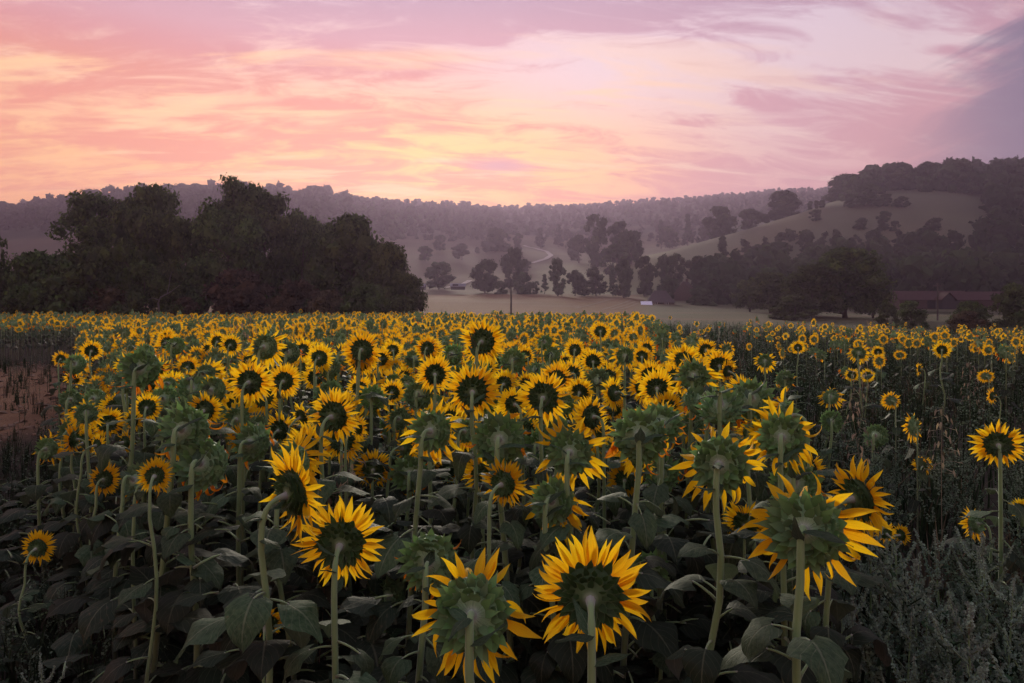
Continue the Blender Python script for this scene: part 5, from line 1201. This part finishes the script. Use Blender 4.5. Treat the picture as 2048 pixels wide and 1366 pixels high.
weeds('headland_weeds', 500, 6.5, 30, -1, WV1, .25, .6, 'sparse weeds around the bare soil', 35)
# leafy undergrowth between stems
def leaf_mass(name, n, d0, d1, lo, hi, z0, z1, size, lab, seed):
    r = np.random.default_rng(seed); variants = [(lambda t: (t[0], t[1], np.where(t[2] == 1, 1, 0).astype(np.int32), t[3]))(m.tris()) for m in LEAVES[:5]]
    P_ = []
    while len(P_) < n:
        d = math.sqrt(r.uniform(d0 * d0, d1 * d1)); a, b = float(lo(d)), float(hi(d))
        if b <= a: continue
        x = r.uniform(a, b); P_.append((x, d, float(zt(x, d)) + r.uniform(z0, z1)))
    S = r.uniform(size * .7, size * 1.2, n); o = scatter_join(name, variants, np.array(P_), S, r.uniform(0, 6.28, n), [M_LEAF, M_STEM]); o['label'] = lab
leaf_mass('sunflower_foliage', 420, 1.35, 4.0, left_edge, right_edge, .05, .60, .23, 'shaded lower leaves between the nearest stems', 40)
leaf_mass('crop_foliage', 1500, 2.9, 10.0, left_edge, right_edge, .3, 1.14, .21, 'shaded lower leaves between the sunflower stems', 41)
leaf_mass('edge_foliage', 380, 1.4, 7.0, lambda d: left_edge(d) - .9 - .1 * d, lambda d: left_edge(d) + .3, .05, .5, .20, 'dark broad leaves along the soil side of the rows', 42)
# pale dry oats standing in the weeds
def oat_mb(seed):
    r = random.Random(seed); mb = MB(); top = Vector((r.gauss(0, .08), 0, 1.0)); mb.tube([Vector((0, 0, 0)), top * .55 + Vector((.02, 0, 0)), top], [.003, .002, .001], 4); a = 0
    for i in range(26):
        f = .62 + .38 * i / 26; p = top * f; a += 2.4; L = r.uniform(.05, .13) * (1.5 - f); e = p + Vector((math.cos(a) * L, math.sin(a) * L, L * .1)); d = Vector((math.cos(a) * .3, math.sin(a) * .3, -1)).normalized(); s = Vector((-math.sin(a), math.cos(a), 0)) * .007; o = len(mb.V)
        mb.V += [tuple(e), tuple(e + d * .02 + s), tuple(e + d * .05), tuple(e + d * .02 - s), tuple(p)]; mb.U += [(0, 0)] * 5; mb.F += [(o, o + 1, o + 2, o + 3), (o + 4, o + 1, o + 3)]; mb.M += [0, 0]
    return mb
OM = [oat_mb(i).mesh('seed_head', [M_OAT]) for i in range(4)]
for i, (px, py, d, lab) in enumerate(((465, 628, 9.5, 'pale oat stalk rising above the grove side rows'), (1738, 640, 15, 'pale oat stalk above the barn side weeds'), (1768, 792, 6.0, 'dry oat tuft beside the nodding weed flower'), (1885, 812, 5.6, 'dry drooping oat tuft in the middle weeds'), (1710, 715, 9.0, 'dry oat stalk under the side by side flowers'), (1480, 655, 20, 'thin dry oat at the far weed edge'), (630, 985, 3.6, 'dry oat tuft beside the side-on flower'), (700, 905, 4.0, 'dry oat behind the tidy round flower'), (1940, 720, 9.5, 'dry oat under the barn side patch'))):
    p = at(px, py, d); b = float(zt(p.x, d)); root = ob('wild_oat', None); root.location = (p.x, d, b); s = max(.6, p.z - b); root.scale = (s, s, s); root.rotation_euler = (0, 0, i * 1.3); tag(ob('seed_head', OM[i % 4], root), kind='stuff'); tag(root, lab, 'oat', 'dry oats in the field')

def clods():
    r = np.random.default_rng(77); iv, it = ico(); vs_ = []
    for i in range(4): vs_.append((iv * (1 + .28 * r.normal(size=(12, 1))) * np.array([1, 1, .55]), it, np.zeros(20, np.int32), np.zeros((12, 2), np.float32)))
    n = 1500; d = np.sqrt(r.uniform(8 ** 2, 27 ** 2, n)); x = -8.2 - r.random(n) * (.85 * d - 7.0).clip(1, 30); P_ = np.stack([x, d, zt(x, d)], -1)
    m = material('dry clod', lambda g: pbsdf(g, g.mix(g.new('ShaderNodeNewGeometry').outputs['Random Per Island'], (.07, .045, .03, 1), (.24, .17, .12, 1)), .95, .05))
    o = scatter_join('soil_clods', vs_, P_, .02 + .09 * r.random(n) ** 2.5, r.uniform(0, 6.28, n), [m]); o['label'] = 'dry clods on the bare soil at the field side'
clods()

# ------------------------------------------------------------------ haze: the air over the valley
def build_haze():
    top = 0.0
    bpy.context.view_layer.update()
    for o in bpy.data.objects:
        if o.type == 'MESH' and (o.parent is None or o.name.startswith('crown')):
            top = max(top, max((o.matrix_world @ Vector(c)).z for c in o.bound_box))
    mb = MB(); mb.box(-9500, 9500, -600, 5200, -500, top + 3); print('HAZE TOP', top)
    m = bpy.data.materials.new('haze'); m.use_nodes = True; m.node_tree.nodes.clear(); g = N(m.node_tree)
    v = g.new('ShaderNodeVolumePrincipled'); v.inputs['Color'].default_value = (*HAZE['color'], 1); v.inputs['Density'].default_value = HAZE['density']; v.inputs['Anisotropy'].default_value = HAZE['aniso']
    out = g.new('ShaderNodeOutputMaterial'); g.l.new(v.outputs[0], out.inputs['Volume'])
    tag(ob('haze', mb.mesh('haze', [m], False)), 'thin violet evening haze filling the valley', None, None, 'stuff')
build_haze()

n_tri = sum(len(m.loops) - 2 * len(m.polygons) for m in bpy.data.meshes); print('TRIS', n_tri)
